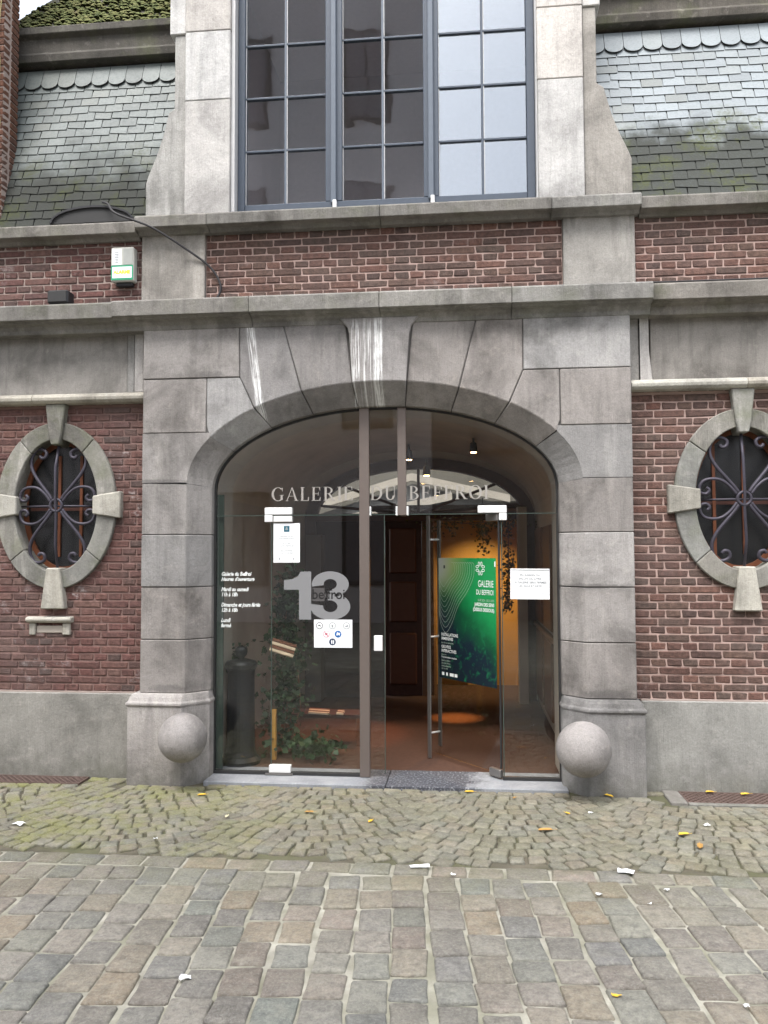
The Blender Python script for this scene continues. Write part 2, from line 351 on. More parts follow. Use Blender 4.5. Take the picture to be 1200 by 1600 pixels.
# ------------------------------------------------------------------ ground
ground = MB().add([(-60, -60, -.06), (60, -60, -.06), (60, 60, -.06), (-60, 60, -.06)], [(0, 1, 2, 3)]).build('ground', plain('packed earth', (.12, .11, .09), .95), kind='structure')
def joint_mat(name, a, c_, g, gk):
    b = NB(name); p = b.pos(); n = b.noise(p, 6, 6, .6); X = b.xyz(p)
    c = b.mix(b.rmp(n, .35, .65), a, c_)
    mk = b.math('MULTIPLY', b.rmp(b.noise(p, 2.3, 6, .65), .42, .6), gk)
    c = b.mix(mk, c, g); f = b.noise(p, 160, 3)
    b.bsdf(c, .95, b.bump(f, .6, .006), spec=.2); return b.m
YB = -1.50
M['joint_sand'] = joint_mat('sandy cement joint', (.24, .23, .19), (.42, .405, .345), (.16, .16, .10), .5)
M['joint_moss'] = joint_mat('mossy earth joint', (.075, .068, .05), (.14, .125, .095), (.10, .11, .05), .5)
def sett_mat(name, cols, moss, k, mx, mean=(.235, .215, .185), near=0.):
    b = NB(name); p = b.pos(); X = b.xyz(p); c = b.ramp(b.rand(), [(i/(len(cols)-1), q) for i, q in enumerate(cols)])
    c = b.mix(.38, c, mean)
    c = b.mix(1, c, b.mix(b.rand(7.1), (.95, .95, .94), (1.28, 1.28, 1.26)), 'MULTIPLY')
    n = b.noise(p, 26, 6, .6); n1 = b.noise(p, 3, 6, .65)
    c = b.mix(b.rmp(n, .3, .72), b.mix(1, c, (.65, .65, .66), 'MULTIPLY'), b.mix(1, c, (1.2, 1.2, 1.17), 'MULTIPLY'))
    c = b.mix(b.math('MULTIPLY', b.rmp(n1, .5, .72), .25), c, (.28, .27, .23))
    c = b.mix(b.math('MULTIPLY', b.rmp(b.noise(p, 9, 8, .72), .5, .66), .38), c, (.33, .32, .265))
    c = b.mix(b.math('MULTIPLY', b.rmp(b.noise(b.map(p, (1, 1, 1), (9, 2, 0)), 1.7, 7, .7), .5, .64), .35), c, (.085, .08, .065))
    side = b.rmp(b.math('ADD', X[0], b.math('MULTIPLY', n1, 1.6)), mx+1.6, mx-.6, .22, 1.)
    mk = b.math('MULTIPLY', b.rmp(b.noise(b.map(p, (1, 1, 1), (3, 4, 1)), 4.5, 7, .7), .42, .62), side)
    c = b.mix(b.math('MULTIPLY', mk, k), c, moss)
    if near: c = b.mix(b.math('MULTIPLY', b.math('MULTIPLY', b.rmp(X[1], YB-.75, YB+.05), b.rmp(b.noise(p, 6, 7, .7), .38, .58)), near), c, (.17, .165, .105))
    f = b.noise(p, 150, 3, .6); f2 = b.noise(p, 75, 6, .75)
    c = b.mix(b.math('MULTIPLY', b.rmp(f2, .5, .66), .4), c, b.mix(1, c, (.5, .5, .5), 'MULTIPLY')); c = b.mix(b.math('MULTIPLY', b.rmp(f2, .48, .34), .35), c, (.36, .35, .32))
    n = b.math('ADD', n, b.math('MULTIPLY', f2, .7))
    b.bsdf(c, b.rmp(n, .5, 1.1, .5, .8), b.bump(b.math('ADD', n, b.math('MULTIPLY', f, .5)), .9, .009), spec=.35); return b.m
M['sett'] = sett_mat('worn porphyry sett', [(.20, .20, .18), (.205, .165, .14), (.17, .165, .16), (.23, .20, .155), (.20, .155, .135), (.145, .175, .165), (.205, .19, .165), (.27, .205, .135), (.18, .185, .16), (.13, .145, .15), (.195, .175, .16), (.20, .19, .17), (.16, .165, .175)], (.17, .175, .10), .25, -4, near=.7)
M['sett_small'] = sett_mat('small worn sett', [(.19, .18, .15), (.20, .165, .13), (.165, .16, .14), (.20, .185, .15), (.15, .155, .14), (.195, .165, .13)], (.20, .20, .075), .95, -1.2, mean=(.22, .205, .15))

def sett_variants(name, w, l, mat, n, dome=.006, jit=.007, corner=.016):
    out = []
    for k in range(n):
        rr = random.Random(100+k); P = []
        cs = [(-w/2, -l/2), (w/2, -l/2), (w/2, l/2), (-w/2, l/2)]
        cs = [(x+rr.uniform(-jit, jit), y+rr.uniform(-jit, jit)) for x, y in cs]
        ring = []
        for i in range(4):
            a = Vector(cs[i]); p = Vector(cs[i-1]); q = Vector(cs[(i+1) % 4]); c = corner*rr.uniform(.5, 1.3)
            ring += [a+(p-a).normalized()*c, a+(q-a).normalized()*c]
            mid = (a+q)/2; nn = Vector((mid.y, -mid.x)).normalized(); ring.append(mid+mid.normalized()*rr.uniform(-jit*.6, jit*.6))
        N = len(ring); V = []; F = []
        for z, ins in ((-.05, 0), (-.009, 0), (-.0015, .004), (.0015, .013)):
            for q in ring:
                L = q.length; V.append((*(q*(L-ins)/L), z+(rr.uniform(-.0012, .0012) if z > -.005 else 0)))
        for j in range(3): F += [(j*N+i, j*N+(i+1) % N, (j+1)*N+(i+1) % N, (j+1)*N+i) for i in range(N)]
        V.append((rr.uniform(-.01, .01), rr.uniform(-.01, .01), dome*rr.uniform(.3, 1)))
        F += [(3*N+i, 3*N+(i+1) % N, 4*N) for i in range(N)]
        me = bpy.data.meshes.new(name); me.from_pydata(V, [], F); me.materials.append(mat)
        me.polygons.foreach_set('use_smooth', [False]*N+[True]*(len(F)-N)); out.append(me)
    return out

YB = -1.50            # line where the small setts meet the large ones
street = MB().add([(-9, -16, -.0105), (9, -16, -.0105), (9, YB, -.0105), (-9, YB, -.0105)], [(0, 1, 2, 3)]).build('street', M['joint_sand'], kind='structure')
pav = MB().add([(-9, YB, -.016), (9, YB, -.016), (9, .1, -.016), (-9, .1, -.016)], [(0, 1, 2, 3)]).build('pavement', M['joint_moss'], kind='structure')
big = sett_variants('sett', .1545, .20, M['sett'], 9, corner=.008, jit=.008)
pl = []; pitch = .168; rot = R(4.3)
ci = -34
while ci < 34:
    y = YB-.155+random.uniform(-.03, .015)
    off = random.uniform(-.006, .006)
    while y > -5.2:
        L = random.choice([.165, .18, .19, .20, .215, .235]); yc = y-L/2
        x = ci*pitch+off+math.tan(-rot)*(yc+1.5)+.02
        zz = random.uniform(-.003, .002)
        Mx = Matrix.Translation((x, yc, zz)) @ Matrix.Rotation(rot+R(random.uniform(-1.5, 1.5)), 4, 'Z') @ Matrix.Rotation(R(random.uniform(-.9, .9)), 4, 'X') @ Matrix.Rotation(R(random.uniform(-.9, .9)), 4, 'Y')
        if random.random() < .5: Mx = Mx @ Matrix.Rotation(math.pi, 4, 'Z')
        sc = (random.uniform(.965, 1.02), (L-random.uniform(.008, .016))/.20, 1)
        pl.append((random.randrange(9), Mx, sc, shown_area((x, yc, 0), .16, L*.35)))
        y -= L
    ci += 1
# a border course laid across between the two pavings
x = -6
while x < 6:
    L = random.uniform(.17, .24)
    Mx = Matrix.Translation((x+L/2, YB-.075+random.uniform(-.01, .01), random.uniform(-.004, .001))) @ Matrix.Rotation(R(90+random.uniform(-3, 3)), 4, 'Z')
    pl.append((random.randrange(9), Mx, (.85, (L-.012)/.2, 1), shown_area((x, YB, 0), .16, .07))); x += L
scatter('sett', big, pl, M['sett'], street, 298, 'outer_setts')
small = sett_variants('small_sett', .0965, .095, M['sett_small'], 8, dome=.004, jit=.0065, corner=.007)
pl = []
def arcs(x, y):     # the small setts are laid in shallow segmental arcs
    t = ((x+.35)/1.3) % 1.0
    return -.26*math.sin(math.pi*t), -.26*math.pi/1.3*math.cos(math.pi*t)
keepout = [(-9, -2.84, -.21), (-2.86, -2.42, -.03), (-2.54, -1.86, -.185), (-1.95, .72, -.135), (.70, 1.30, -.185), (1.29, 1.36, -.03), (1.36, 9, -.335)]
for j in range(-3, 19):
    x = -6.0+random.uniform(0, .1)
    while x < 5:
        dy, sl_ = arcs(x, 0); y = -.10-j*.1015+dy+random.uniform(-.004, .004)
        a = math.atan(sl_); stp = .104*math.cos(a)
        ok = YB+.045 < y < -.05+.0
        for (a0, a1, yy) in keepout:
            if a0-.04 < x < a1+.04 and y > yy-.05: ok = False
        if ok:
            Mx = Matrix.Translation((x, y, random.uniform(-.004, .001))) @ Matrix.Rotation(a+R(random.uniform(-5, 5)), 4, 'Z') @ Matrix.Rotation(R(random.uniform(-1.7, 1.7)), 4, 'X') @ Matrix.Rotation(R(random.uniform(-1.7, 1.7)), 4, 'Y')
            pl.append((random.randrange(8), Mx, (random.uniform(.9, 1.03), random.uniform(.9, 1.02), 1), shown_area((x, y, 0), .1, .035)))
        x += stp*random.uniform(.95, 1.06)
scatter('small_sett', small, pl, M['sett_small'], pav, 298, 'outer_small_setts')
# a straight course of paving along the foot of the wall
pl = []
x = -6
while x < 5:
    L = random.uniform(.10, .16)
    for (a0, a1, yy) in keepout:
        if a0 <= x+L/2 < a1:
            pl.append((random.randrange(8), Matrix.Translation((x+L/2, yy-.035, random.uniform(-.004, .002))), ((L-.01)/.094, .7, 1), 0)); break
    x += L
scatter('edge_sett', small, pl, M['sett_small'], pav, 0, 'wall_foot_setts')

# ------------------------------------------------------------------ gallery building
G = thing('gallery_building', 'brick and grey stone gallery building with a wide arched glass entrance and slate roof', 'building')
X0 = -.612; AO, BO, ZO = 1.465, .765, 2.20; AI, BI, ZI = 1.312, .62, 2.185
PF = -.12
def outer(t): return (X0+AO*math.cos(t), ZO+BO*math.sin(t))
def inner(t, e=0.): return (X0+(AI+e)*math.cos(t), ZI+(BI+e)*math.sin(t))

def variants_box(name, L, H, D, mat, n, jit=.0025, bev=.005):
    out = []
    for k in range(n):
        rr = random.Random(50+k); mb = MB().box(-L/2, L/2, 0, D, -H/2, H/2)
        me = mb.mesh(name, mat, bevel=bev)
        for v in me.vertices: v.co += Vector((rr.uniform(-jit, jit), rr.uniform(-jit*.6, jit*.6), rr.uniform(-jit, jit)))
        out.append(me)
    return out
OV = [(-3.155, 2.072), (1.995, 2.072)]; OA, OB, OA2, OB2 = .338, .515, .487, .648
def wall(x0, x1, z0, z1, mat_b, mat_m, oval=None, phase=0., y=0., name='brick_wall', zbase=.64, backd=.18):
    """brick wall panel: a mortar backing and a brick for each place of an alternating header and stretcher bond"""
    H = .0579; bk = MB(); places = []
    def cut(z):
        if oval is None: return None
        dz = abs(z-oval[1]); b2 = (OB+OB2)/2
        if dz >= b2: return None
        hw = (OA+OA2)/2*math.sqrt(1-(dz/b2)**2); return oval[0]-hw, oval[0]+hw
    k0 = math.floor((z0-zbase)/H+.3); k = k0
    while zbase+k*H < z1-.012:
        za = zbase+k*H; zc = za+H/2
        if za < z0-.02: k += 1; continue
        c = cut(zc)
        segs = [(x0, x1)] if c is None else [(x0, c[0]), (c[1], x1)]
        for a, b in segs: bk.box(a, b, y+.007, y+backd, max(z0, za), min(za+H, z1))
        L = .2212 if k % 2 else .1106
        xx = math.floor(x0/L)*L+phase+(.0553 if k % 2 else 0)-L
        while xx < x1:
            for a, b in segs:
                u, v = max(xx, a), min(xx+L, b)
                if v-u > .03:
                    hh = min(.0475, (z1-za-.004)*1.0)
                    places.append((random.randrange(6) if L > .2 else 6+random.randrange(6), Matrix.Translation(((u+v)/2, y+random.uniform(-.0025, .002), zc)) @ Matrix.Rotation(R(random.uniform(-.5, .5)), 4, 'Y'), (((v-u)-.0105)/(L-.0105), 1, hh/.0475), (v-u)*.048, zc, (u+v)/2))
            xx += L
        k += 1
    w_ = bk.mesh(name, mat_m); w_ = link(name, w_, G)
    return w_, places
var_cache = {}
def bvars(mat):
    if mat.name not in var_cache:
        var_cache[mat.name] = variants_box('brick', .2107, .0465, .09, mat, 6, .0035)+variants_box('brick', .1001, .0465, .09, mat, 6, .0035)
    return var_cache[mat.name]
walls = [
    (*wall(1.205, 3.6, .635, 2.87, M['brick_r'], M['mortar_pink'], OV[1]), M['brick_r']),
    (*wall(-5.4, -2.425, .635, 2.87, M['brick_l'], M['mortar_red'], OV[0], .03), M['brick_l']),
    (*wall(-1.975, .747, 3.60, 4.21, M['brick_r'], M['mortar_pink'], None, .05), M['brick_r']),
    (*wall(1.272, 3.6, 3.60, 4.21, M['brick_r'], M['mortar_pink'], None, .02), M['brick_r']),
    (*wall(-5.4, -2.487, 3.60, 4.21, M['brick_l'], M['mortar_grey'], None, .02), M['brick_l'])]
allb = []
for wi, (wo_, pls, mt) in enumerate(walls):
    for q in pls:
        allb.append((shown_area((q[5], 0, q[4]), q[3]/.048, .048) if not (wi in (2, 3, 4) and q[4] < 3.66) else 0, wi, q))
allb.sort(key=lambda t: -t[0]); thr = 296
for wi, (wo_, pls, mt) in enumerate(walls):
    L_ = [(q[0], q[1], q[2], a if i < thr else 0) for i, (a, k, q) in enumerate(allb) if k == wi]
    n = sum(1 for x in L_ if x[3] > 0)
    scatter('brick', bvars(mt), L_, mt, wo_, n, 'brickwork')

# --- stone dressing of the arch
def inset(poly, d):
    n = len(poly); out = []
    for i in range(n):
        p, q, r_ = Vector(poly[i-1]), Vector(poly[i]), Vector(poly[(i+1) % n])
        a = (q-p).normalized(); b = (r_-q).normalized()
        na = Vector((-a.y, a.x)); nb = Vector((-b.y, b.x)); k = na+nb
        k = k/max(.35, k.dot(na)) if k.length > 1e-6 else na
        out.append(tuple(q+k*d))
    return out
def arch_stone(front, flags, mat, name='stone_block', y0=PF, gap=.0022, bev=.005, label=None):
    """front: ccw (x,z) outline on the face; flags[i]: None, or the (x,z) on the inner edge of the splay for a point of the arch edge"""
    y0 += random.uniform(-.0035, .0035); gap *= random.uniform(.8, 1.6)
    f1 = inset(front, gap); mid = [flags[i] if flags[i] else f1[i] for i in range(len(f1))]
    n = len(f1); V = [(x, y0, z) for x, z in f1]+[(x, .03, z) for x, z in mid]+[(x, .15, z) for x, z in mid]
    F = [tuple(range(n))]+[(k*n+(i+1) % n, k*n+i, (k+1)*n+i, (k+1)*n+(i+1) % n) for k in (0, 1) for i in range(n)]+[tuple(range(3*n-1, 2*n-1, -1))]
    o = MB().add(V, F).build(name, mat, G, bevel=bev)
    if label: o['label'] = label
    return o
def edge(t0, t1, n=7, trim=.0016):
    a, b = (t0+trim, t1-trim) if t1 > t0 else (t0-trim, t1+trim)
    ts = [a+(b-a)*i/(n-1) for i in range(n)]
    return [outer(t) for t in ts], [inner(t) for t in ts]
def tof(dx): return math.acos(max(-1, min(1, dx/AO)))
XL, XR = -2.425, 1.205; XSL, XSR = X0-AO, X0+AO; XIL, XIR = X0-AI, X0+AI
ZC = [.655, 1.05, 1.443, 1.836, 2.227]
for a, b in zip(ZC[:-1], ZC[1:]):
    tl = [(XL, a), (XSL, a), (XSL, b), (XL, b)]
    g = .0022
    arch_stone(tl, [None, (XIL, a+g), (XIL, b-g), None], M['stone'])
    tr = [(XSR, a), (XR, a), (XR, b), (XSR, b)]
    arch_stone(tr, [(XIR, a+g), None, None, (XIR, b-g)], M['stone'])
tA = tof(-1.4648); 
def left_t(dx): return tof(-abs(dx))
def mirror_pair(dx0, dx1, rest_left, rest_right, mats=('stone', 'stone')):
    """stones between two joints of the arch; rest: the outline points away from the arch edge"""
    e, i_ = edge(left_t(dx0), left_t(dx1))          # left: from low to high -> t decreases from pi
    if rest_left is not None:
        poly = e+rest_left; arch_stone(poly, i_+[None]*len(rest_left), M[mats[0]])
    e, i_ = edge(tof(dx1), tof(dx0))
    if rest_right is not None:
        poly = e+rest_right; arch_stone(poly, i_+[None]*len(rest_right), M[mats[1]])
DJ = [1.4645, 1.288, .95, .587, .20]
ZT = 3.40
# orientation: front outlines run counter-clockwise seen from the street (x right, z up)
def lp(pts): return pts
# left lowest spandrel stone: arch edge goes up-right, then back over the top to the left
mirror_pair(DJ[0], DJ[1], [(XSL+.19, 2.606), (XL, 2.606), (XL, 2.227), (XSL, 2.227)], None)
mirror_pair(DJ[0], DJ[1], None, [(XSR, 2.227), (XR, 2.227), (XR, 2.610), (XSR-.19, 2.610)])
# stones beside and above
mirror_pair(DJ[1], DJ[2], [(-1.67, 3.02), (-1.925, 3.02), (-1.925, 2.65)], None)
mirror_pair(DJ[1], DJ[2], None, [(.70, 2.65), (.70, 3.02), (.44, 3.02)])
mirror_pair(DJ[2], DJ[3], [(-1.335, ZT), (-1.675, ZT), (-1.67, 3.02)], None, ('stone_drip', 'stone'))
mirror_pair(DJ[2], DJ[3], None, [(.44, 3.02), (.44, ZT), (.10, ZT)])
mirror_pair(DJ[3], DJ[4], [(-.865, ZT), (-1.335, ZT)], None, ('stone_drip', 'stone'))
mirror_pair(DJ[3], DJ[4], None, [(.10, ZT), (-.365, ZT)])
arch_stone([(XL, 2.606), (-1.93, 2.606), (-1.925, 3.02), (XL, 3.02)], [None]*4, M['stone'])
arch_stone([(XL, 3.02), (-1.67, 3.02), (-1.675, ZT), (XL, ZT)], [None]*4, M['stone'])
arch_stone([(.705, 2.61), (XR, 2.61), (XR, 3.02), (.70, 3.02)], [None]*4, M['stone'])
arch_stone([(.44, 3.02), (XR, 3.02), (XR, ZT), (.44, ZT)], [None]*4, M['stone'])
# keystone, proud of the rest and flaring under the cornice
e, i_ = edge(tof(.20), tof(-.20), 9)
ks = e+[(-.84, ZT-.09), (-.855, ZT-.02), (-.90, ZT+.03), (-.325, ZT+.03), (-.37, ZT-.02), (-.385, ZT-.09)]
ks = [tuple(p) for p in e]+[(-.83, ZT-.09), (-.845, ZT-.03), (-.90, ZT+.03), (-.325, ZT+.03), (-.375, ZT-.03), (-.39, ZT-.09)]
arch_stone(ks, i_+[None]*6, M['stone_drip'], name='keystone', y0=PF-.03)
# mortar core behind the stones
core = MB(); e = .012
for a0, a1, s in ((XL+.01, XSL, -1), (XSR, XR-.01, 1)):
    core.box(a0, a1, PF+.012, .6, .6, 2.22)
N = 40
for i in range(N):
    t0, t1 = math.pi*(1-i/N), math.pi*(1-(i+1)/N)
    o0, o1 = outer(t0), outer(t1); n0, n1 = inner(t0, e), inner(t1, e)
    V = [(o0[0], PF+.012, o0[1]+.008), (o1[0], PF+.012, o1[1]+.008), (o1[0], PF+.012, 3.44), (o0[0], PF+.012, 3.44), (n0[0], .04, n0[1]), (n1[0], .04, n1[1]), (n0[0], .60, n0[1]), (n1[0], .60, n1[1])]
    core.add(V, [(0, 1, 2, 3), (4, 5, 1, 0), (6, 7, 5, 4)])
core.box(XL+.01, XSL, PF+.012, .6, 2.22, 3.44); core.box(XSR, XR-.01, PF+.012, .6, 2.22, 3.44)
for s, xi, xo in ((-1, XIL-e, XSL), (1, XIR+e, XSR)):
    core.add([(xo, PF+.012, .6), (xi, .04, .6), (xi, .04, 2.2), (xo, PF+.012, 2.2)], [(0, 1, 2, 3)])
core.build('masonry_core', M['core'], G)
# pedestals with a moulded cap; the passage side is splayed like the pier
def pedestal(s, xo, xin, mat):
    # s=-1 left, +1 right ; plan outline from the wall round to the passage
    def ring(e, z):
        pts = [(xo+s*e, .02), (xo+s*e, -.175-e), (xin+s*.165*1.0, -.175-e), (xin-s*e*.6, -.02), (xin-s*e*.6, .16)]
        return [(x, y, z) for x, y in pts]
    prof = [(0, -.05), (0, .565), (.012, .572), (.012, .592), (-.002, .60), (-.012, .63), (-.026, .655)]
    V = [];
    for e_, z in prof: V += ring(e_, z)
    n = 5; F = [(j*n+i, j*n+(i+1) % n, (j+1)*n+(i+1) % n, (j+1)*n+i) for j in range(len(prof)-1) for i in range(n)]
    F += [tuple(range(n)), tuple((len(prof)-1)*n+i for i in range(n))]
    return MB().add(V, F).build('pedestal', mat, G, bevel=.006)
pedestal(-1, -2.495, XIL+.006, M['stone']); pedestal(1, 1.245, XIR-.006, M['stone'])
# round guard stones set into the pedestals
for (cx, cz, rr) in ((-2.02, .375, .173), (.80, .350, .186)):
    mb = MB(); pr = [(rr*math.sin(math.pi*i/18), -rr*math.cos(math.pi*i/18)) for i in range(1, 18)]
    mb.lathe(pr, (0, 0, 0), 32)
    o = mb.build('ball', M['ball_stone'], G, smooth=True); o.location = (cx, -.31, cz)
    o['label'] = 'round stone guard ball at the foot of the ' + ('left pier' if cx < 0 else 'right pier')

# plinth of the side walls
for x0, x1 in ((-5.4, -4.05), (-4.05, -2.50), (1.25, 3.6)):
    MB().box(x0+.002, x1-.002, -.022, .15, -.05, .632).build('plinth', M['plinth'], G, bevel=.008)
    MB().box(x0, x1, -.012, .14, .632, .642).build('mortar_bed', M['mortar_grey'], G)
# frieze slabs and roll moulding of the side bays
MB().box(-5.4, -2.60, .0, .2, 2.94, 3.42).build('frieze_slab', M['frieze'], G, bevel=.004)
MB().box(-2.597, -2.535, -.015, .2, 2.94, 3.42).build('frieze_strip', M['frieze'], G, bevel=.008)
MB().box(-2.532, -2.455, -.03, .2, 2.94, 3.42).build('frieze_strip', M['strip_white'], G, bevel=.008)
MB().box(1.37, 3.6, .0, .2, 2.94, 3.42).build('frieze_slab', M['frieze'], G, bevel=.004)
MB().box(1.208, 1.285, -.015, .2, 2.94, 3.42).build('frieze_strip', M['frieze'], G, bevel=.006)
MB().add([(1.288, -.03, 2.94), (1.372, -.03, 2.94), (1.365, -.03, 3.03), (1.352, -.03, 3.15), (1.352, -.03, 3.42), (1.288, -.03, 3.42), (1.288, .1, 2.94), (1.372, .1, 2.94), (1.365, .1, 3.03), (1.352, .1, 3.15), (1.352, .1, 3.42), (1.288, .1, 3.42)],
         [(0, 1, 2, 3, 4, 5), (1, 7, 8, 2), (2, 8, 9, 3), (3, 9, 10, 4)]).build('frieze_strip', M['strip_white'], G)
prof = [(.15, 2.862), (-.03, 2.858), (-.07, 2.862), (-.092, 2.882), (-.095, 2.905), (-.08, 2.928), (-.05, 2.938), (.15, 2.942)]
for a, b in ((-5.4, -4.2), (-4.2, -3.33), (-3.33, -2.43), (1.21, 2.02), (2.02, 2.9), (2.9, 3.6)):
    MB().run(prof, a+.0015, b-.0015).build('roll_moulding', M['stone_roll'], G, bevel=.003)
# lower cornice
def lower(a, b, dy, mat):
    p = [(.15, 3.395), (-.125+dy*.55, 3.395), (-.13+dy*.55, 3.425), (-.16+dy, 3.455), (-.205+dy, 3.463), (-.21+dy, 3.475), (-.245+dy, 3.478), (-.25+dy, 3.588), (-.235+dy, 3.60), (-.05+dy*.3, 3.625), (.15, 3.63)]
    MB().run(p, a+.0015, b-.0015).build('cornice_stone', mat, G, bevel=.004)
for a, b in ((-5.4, -4.2), (-4.2, -2.63)): lower(a, b, .03, M['stone_cornice'])
for a, b in ((-2.63, -1.57), (-1.57, -.60), (-.60, .358), (.358, 1.345)): lower(a, b, 0, M['stone_cornice'])
for a, b in ((1.345, 2.75), (2.75, 3.6)): lower(a, b, .045, M['stone_cornice'])
# the architrave under the pier cornice returns back to the wall at each side
# blocks in the brick band
for a, b in ((-2.487, -1.975), (.747, 1.272)):
    MB().box(a+.003, b-.003, -.03, .2, 3.60, 4.205).build('stone_block', M['stone_wing'], G, bevel=.006)
# upper cornice, which carries the window as its sill
def upper(a, b, dy, zz, mat):
    p = [(.3, 4.165+zz), (-.06+dy, 4.165+zz), (-.075+dy, 4.19+zz), (-.145+dy, 4.195+zz), (-.15+dy, 4.275+zz), (-.14+dy, 4.285+zz), (.0, 4.33+zz), (.3, 4.35+zz)]
    MB().run(p, a+.0015, b-.0015).build('cornice_stone', mat, G, bevel=.004)
for a, b in ((-5.4, -4.0), (-4.0, -2.50)): upper(a, b, .03, -.025, M['stone_cornice'])
for a, b in ((-2.50, -1.93), (-1.93, -.603), (-.603, .66), (.66, 1.30)): upper(a, b, 0, 0, M['stone_cornice'])
for a, b in ((1.30, 2.4), (2.4, 3.6)): upper(a, b, .03, -.015, M['stone_cornice'])

# --- oval windows
def scroll_pts(ctrl, sx, sz):
    P_ = [Vector((a*sx, 0, b*sz)) for a, b in ctrl]; out = []
    for i in range(len(P_)-1):
        p0, p1, p2, p3 = P_[max(i-1, 0)], P_[i], P_[i+1], P_[min(i+2, len(P_)-1)]
        for k in range(5):
            t = k/5; out.append(.5*((2*p1)+(-p0+p2)*t+(2*p0-5*p1+4*p2-p3)*t*t+(-p0+3*p1-3*p2+p3)*t**3))
    out.append(P_[-1]); return out
S_LONG = [(.035, .045), (.06, .085), (.11, .15), (.165, .225), (.20, .30), (.20, .37), (.17, .425), (.125, .43), (.092, .405), (.098, .37), (.125, .362), (.138, .38)]
S_SIDE = [(.045, .03), (.085, .085), (.14, .13), (.20, .14), (.25, .125), (.275, .085), (.27, .045), (.235, .035), (.215, .06), (.232, .08)]
for wi, (cx, cz) in enumerate(OV):
    ow = thing('oval_window', '', 'x'); del ow['category']; del ow['label']; ow.parent = G; ow.location = (cx, 0, cz)
    ow['label'] = 'oval window with wrought iron scroll grille in the ' + ('left brick bay' if wi == 0 else 'right brick bay')
    def E_(t, a, b): return (a*math.cos(t), b*math.sin(t))
    key = R(90)
    # ring stones
    joints = [R(97), R(128) if wi == 0 else R(140), R(174)], [R(186), R(222) if wi == 0 else R(225), R(262)], [R(278), R(318) if wi == 0 else R(312), R(354)], [R(6), R(52) if wi == 0 else R(40), R(83)]
    for js in joints:
        for a, b in zip(js[:-1], js[1:]):
            n = 9; ts = [a+.004+(b-a-.008)*i/(n-1) for i in range(n)]
            out_ = [E_(t, OA2, OB2) for t in ts]; in_ = [E_(t, OA, OB) for t in ts][::-1]
            MB().prism(out_+in_, -.032, .17).build('surround_stone', M['stone_oval'], ow, bevel=.006)
    def blk(poly, nm='surround_block', mt=M['stone_roll'], y0=-.05): MB().prism(poly, y0, .12).build(nm, mt, ow, bevel=.006)
    kz = 2.862-cz
    MB().prism([(-.033, OB-.045), (.033, OB-.045), (.052, OB+.03), (.082, kz), (-.082, kz), (-.052, OB+.03)], -.06, .12).build('keystone', M['stone_oval'], ow, bevel=.008)
    MB().prism([(-.095, -.80), (.095, -.80), (.058, -OB+.0), (.055, -OB+.03), (-.055, -OB+.03), (-.058, -OB+.0)], -.06, .12).build('keystone', M['stone_roll'], ow, bevel=.008)
    for s in (-1, 1):
        q = [(s*(OA-.03), -.07), (s*(OA2+.045), -.105), (s*(OA2+.045), .105), (s*(OA-.03), .07)]
        if s < 0: q = q[::-1]
        MB().prism(q, -.055, .12).build('surround_block', M['stone_roll'], ow, bevel=.008)
    # wooden frame, glazing bars, glass
    n = 40; V = []; F = []
    for y_ in (.10, .14):
        for k in range(n):
            t = 2*math.pi*k/n; V += [(*E_(t, OA+.01, OB+.01), y_), (*E_(t, OA-.035, OB-.035), y_)]
    V = [(a, c, b) for a, b, c in V]
    for k in range(n):
        a, b = 2*k, 2*((k+1) % n); F += [(a, b, b+1, a+1), (a+1, b+1, b+1+2*n, a+1+2*n), (a+2*n, a+1+2*n, b+1+2*n, b+2*n)]
    MB().add(V, F).build('window_frame', M['wood_orange'], ow)
    for gx in ((-.04, .14) if wi == 0 else (-.17, .04)): MB().box(gx-.011, gx+.011, .105, .135, -.40, .40).build('glazing_bar', M['wood_orange'], ow)
    MB().box(-.28, .28, .112, .13, -.035, -.01).build('glazing_bar', M['wood_dark'], ow)
    MB().prism([E_(2*math.pi*k/32, OA-.02, OB-.02) for k in range(32)], .118, .124).build('pane', M['oval_glass'], ow)
    MB().prism([E_(2*math.pi*k/32, OA+.06, OB+.06) for k in range(32)], .30, .34).build('inner_blind', M['iron'], ow)
    # grille
    YG = .0
    for sz in (-1, 1):
        for sx in (-1, 1):
            for ct, rad in ((S_LONG, .0135), (S_SIDE, .012)):
                pts = scroll_pts(ct, sx*1.1, sz*1.03); pts = [p+Vector((0, YG-.035*max(0, 1-(p.length/.5)**2)+.02, 0)) for p in pts]
                MB().tube(pts, rad, 8).build('grille_scroll', M['iron'], ow, smooth=True)
    ring = [(.047*math.cos(2*math.pi*k/20), YG-.02, .047*math.sin(2*math.pi*k/20)) for k in range(21)]
    MB().tube(ring, .012, 8, False).build('grille_ring', M['iron'], ow, smooth=True)
    MB().tube([(0, .02, .49), (-.005, -.03, .3), (0, -.035, .05), (0, -.02, -.05), (.004, -.03, -.3), (0, .02, -.5)], .011, 8).build('grille_bar', M['iron'], ow, smooth=True)
    MB().tube([(-.335, .03, -.005), (-.1, -.01, -.005), (.1, -.01, -.005), (.335, .03, -.005)], .007, 8).build('grille_bar', M['iron'], ow, smooth=True)

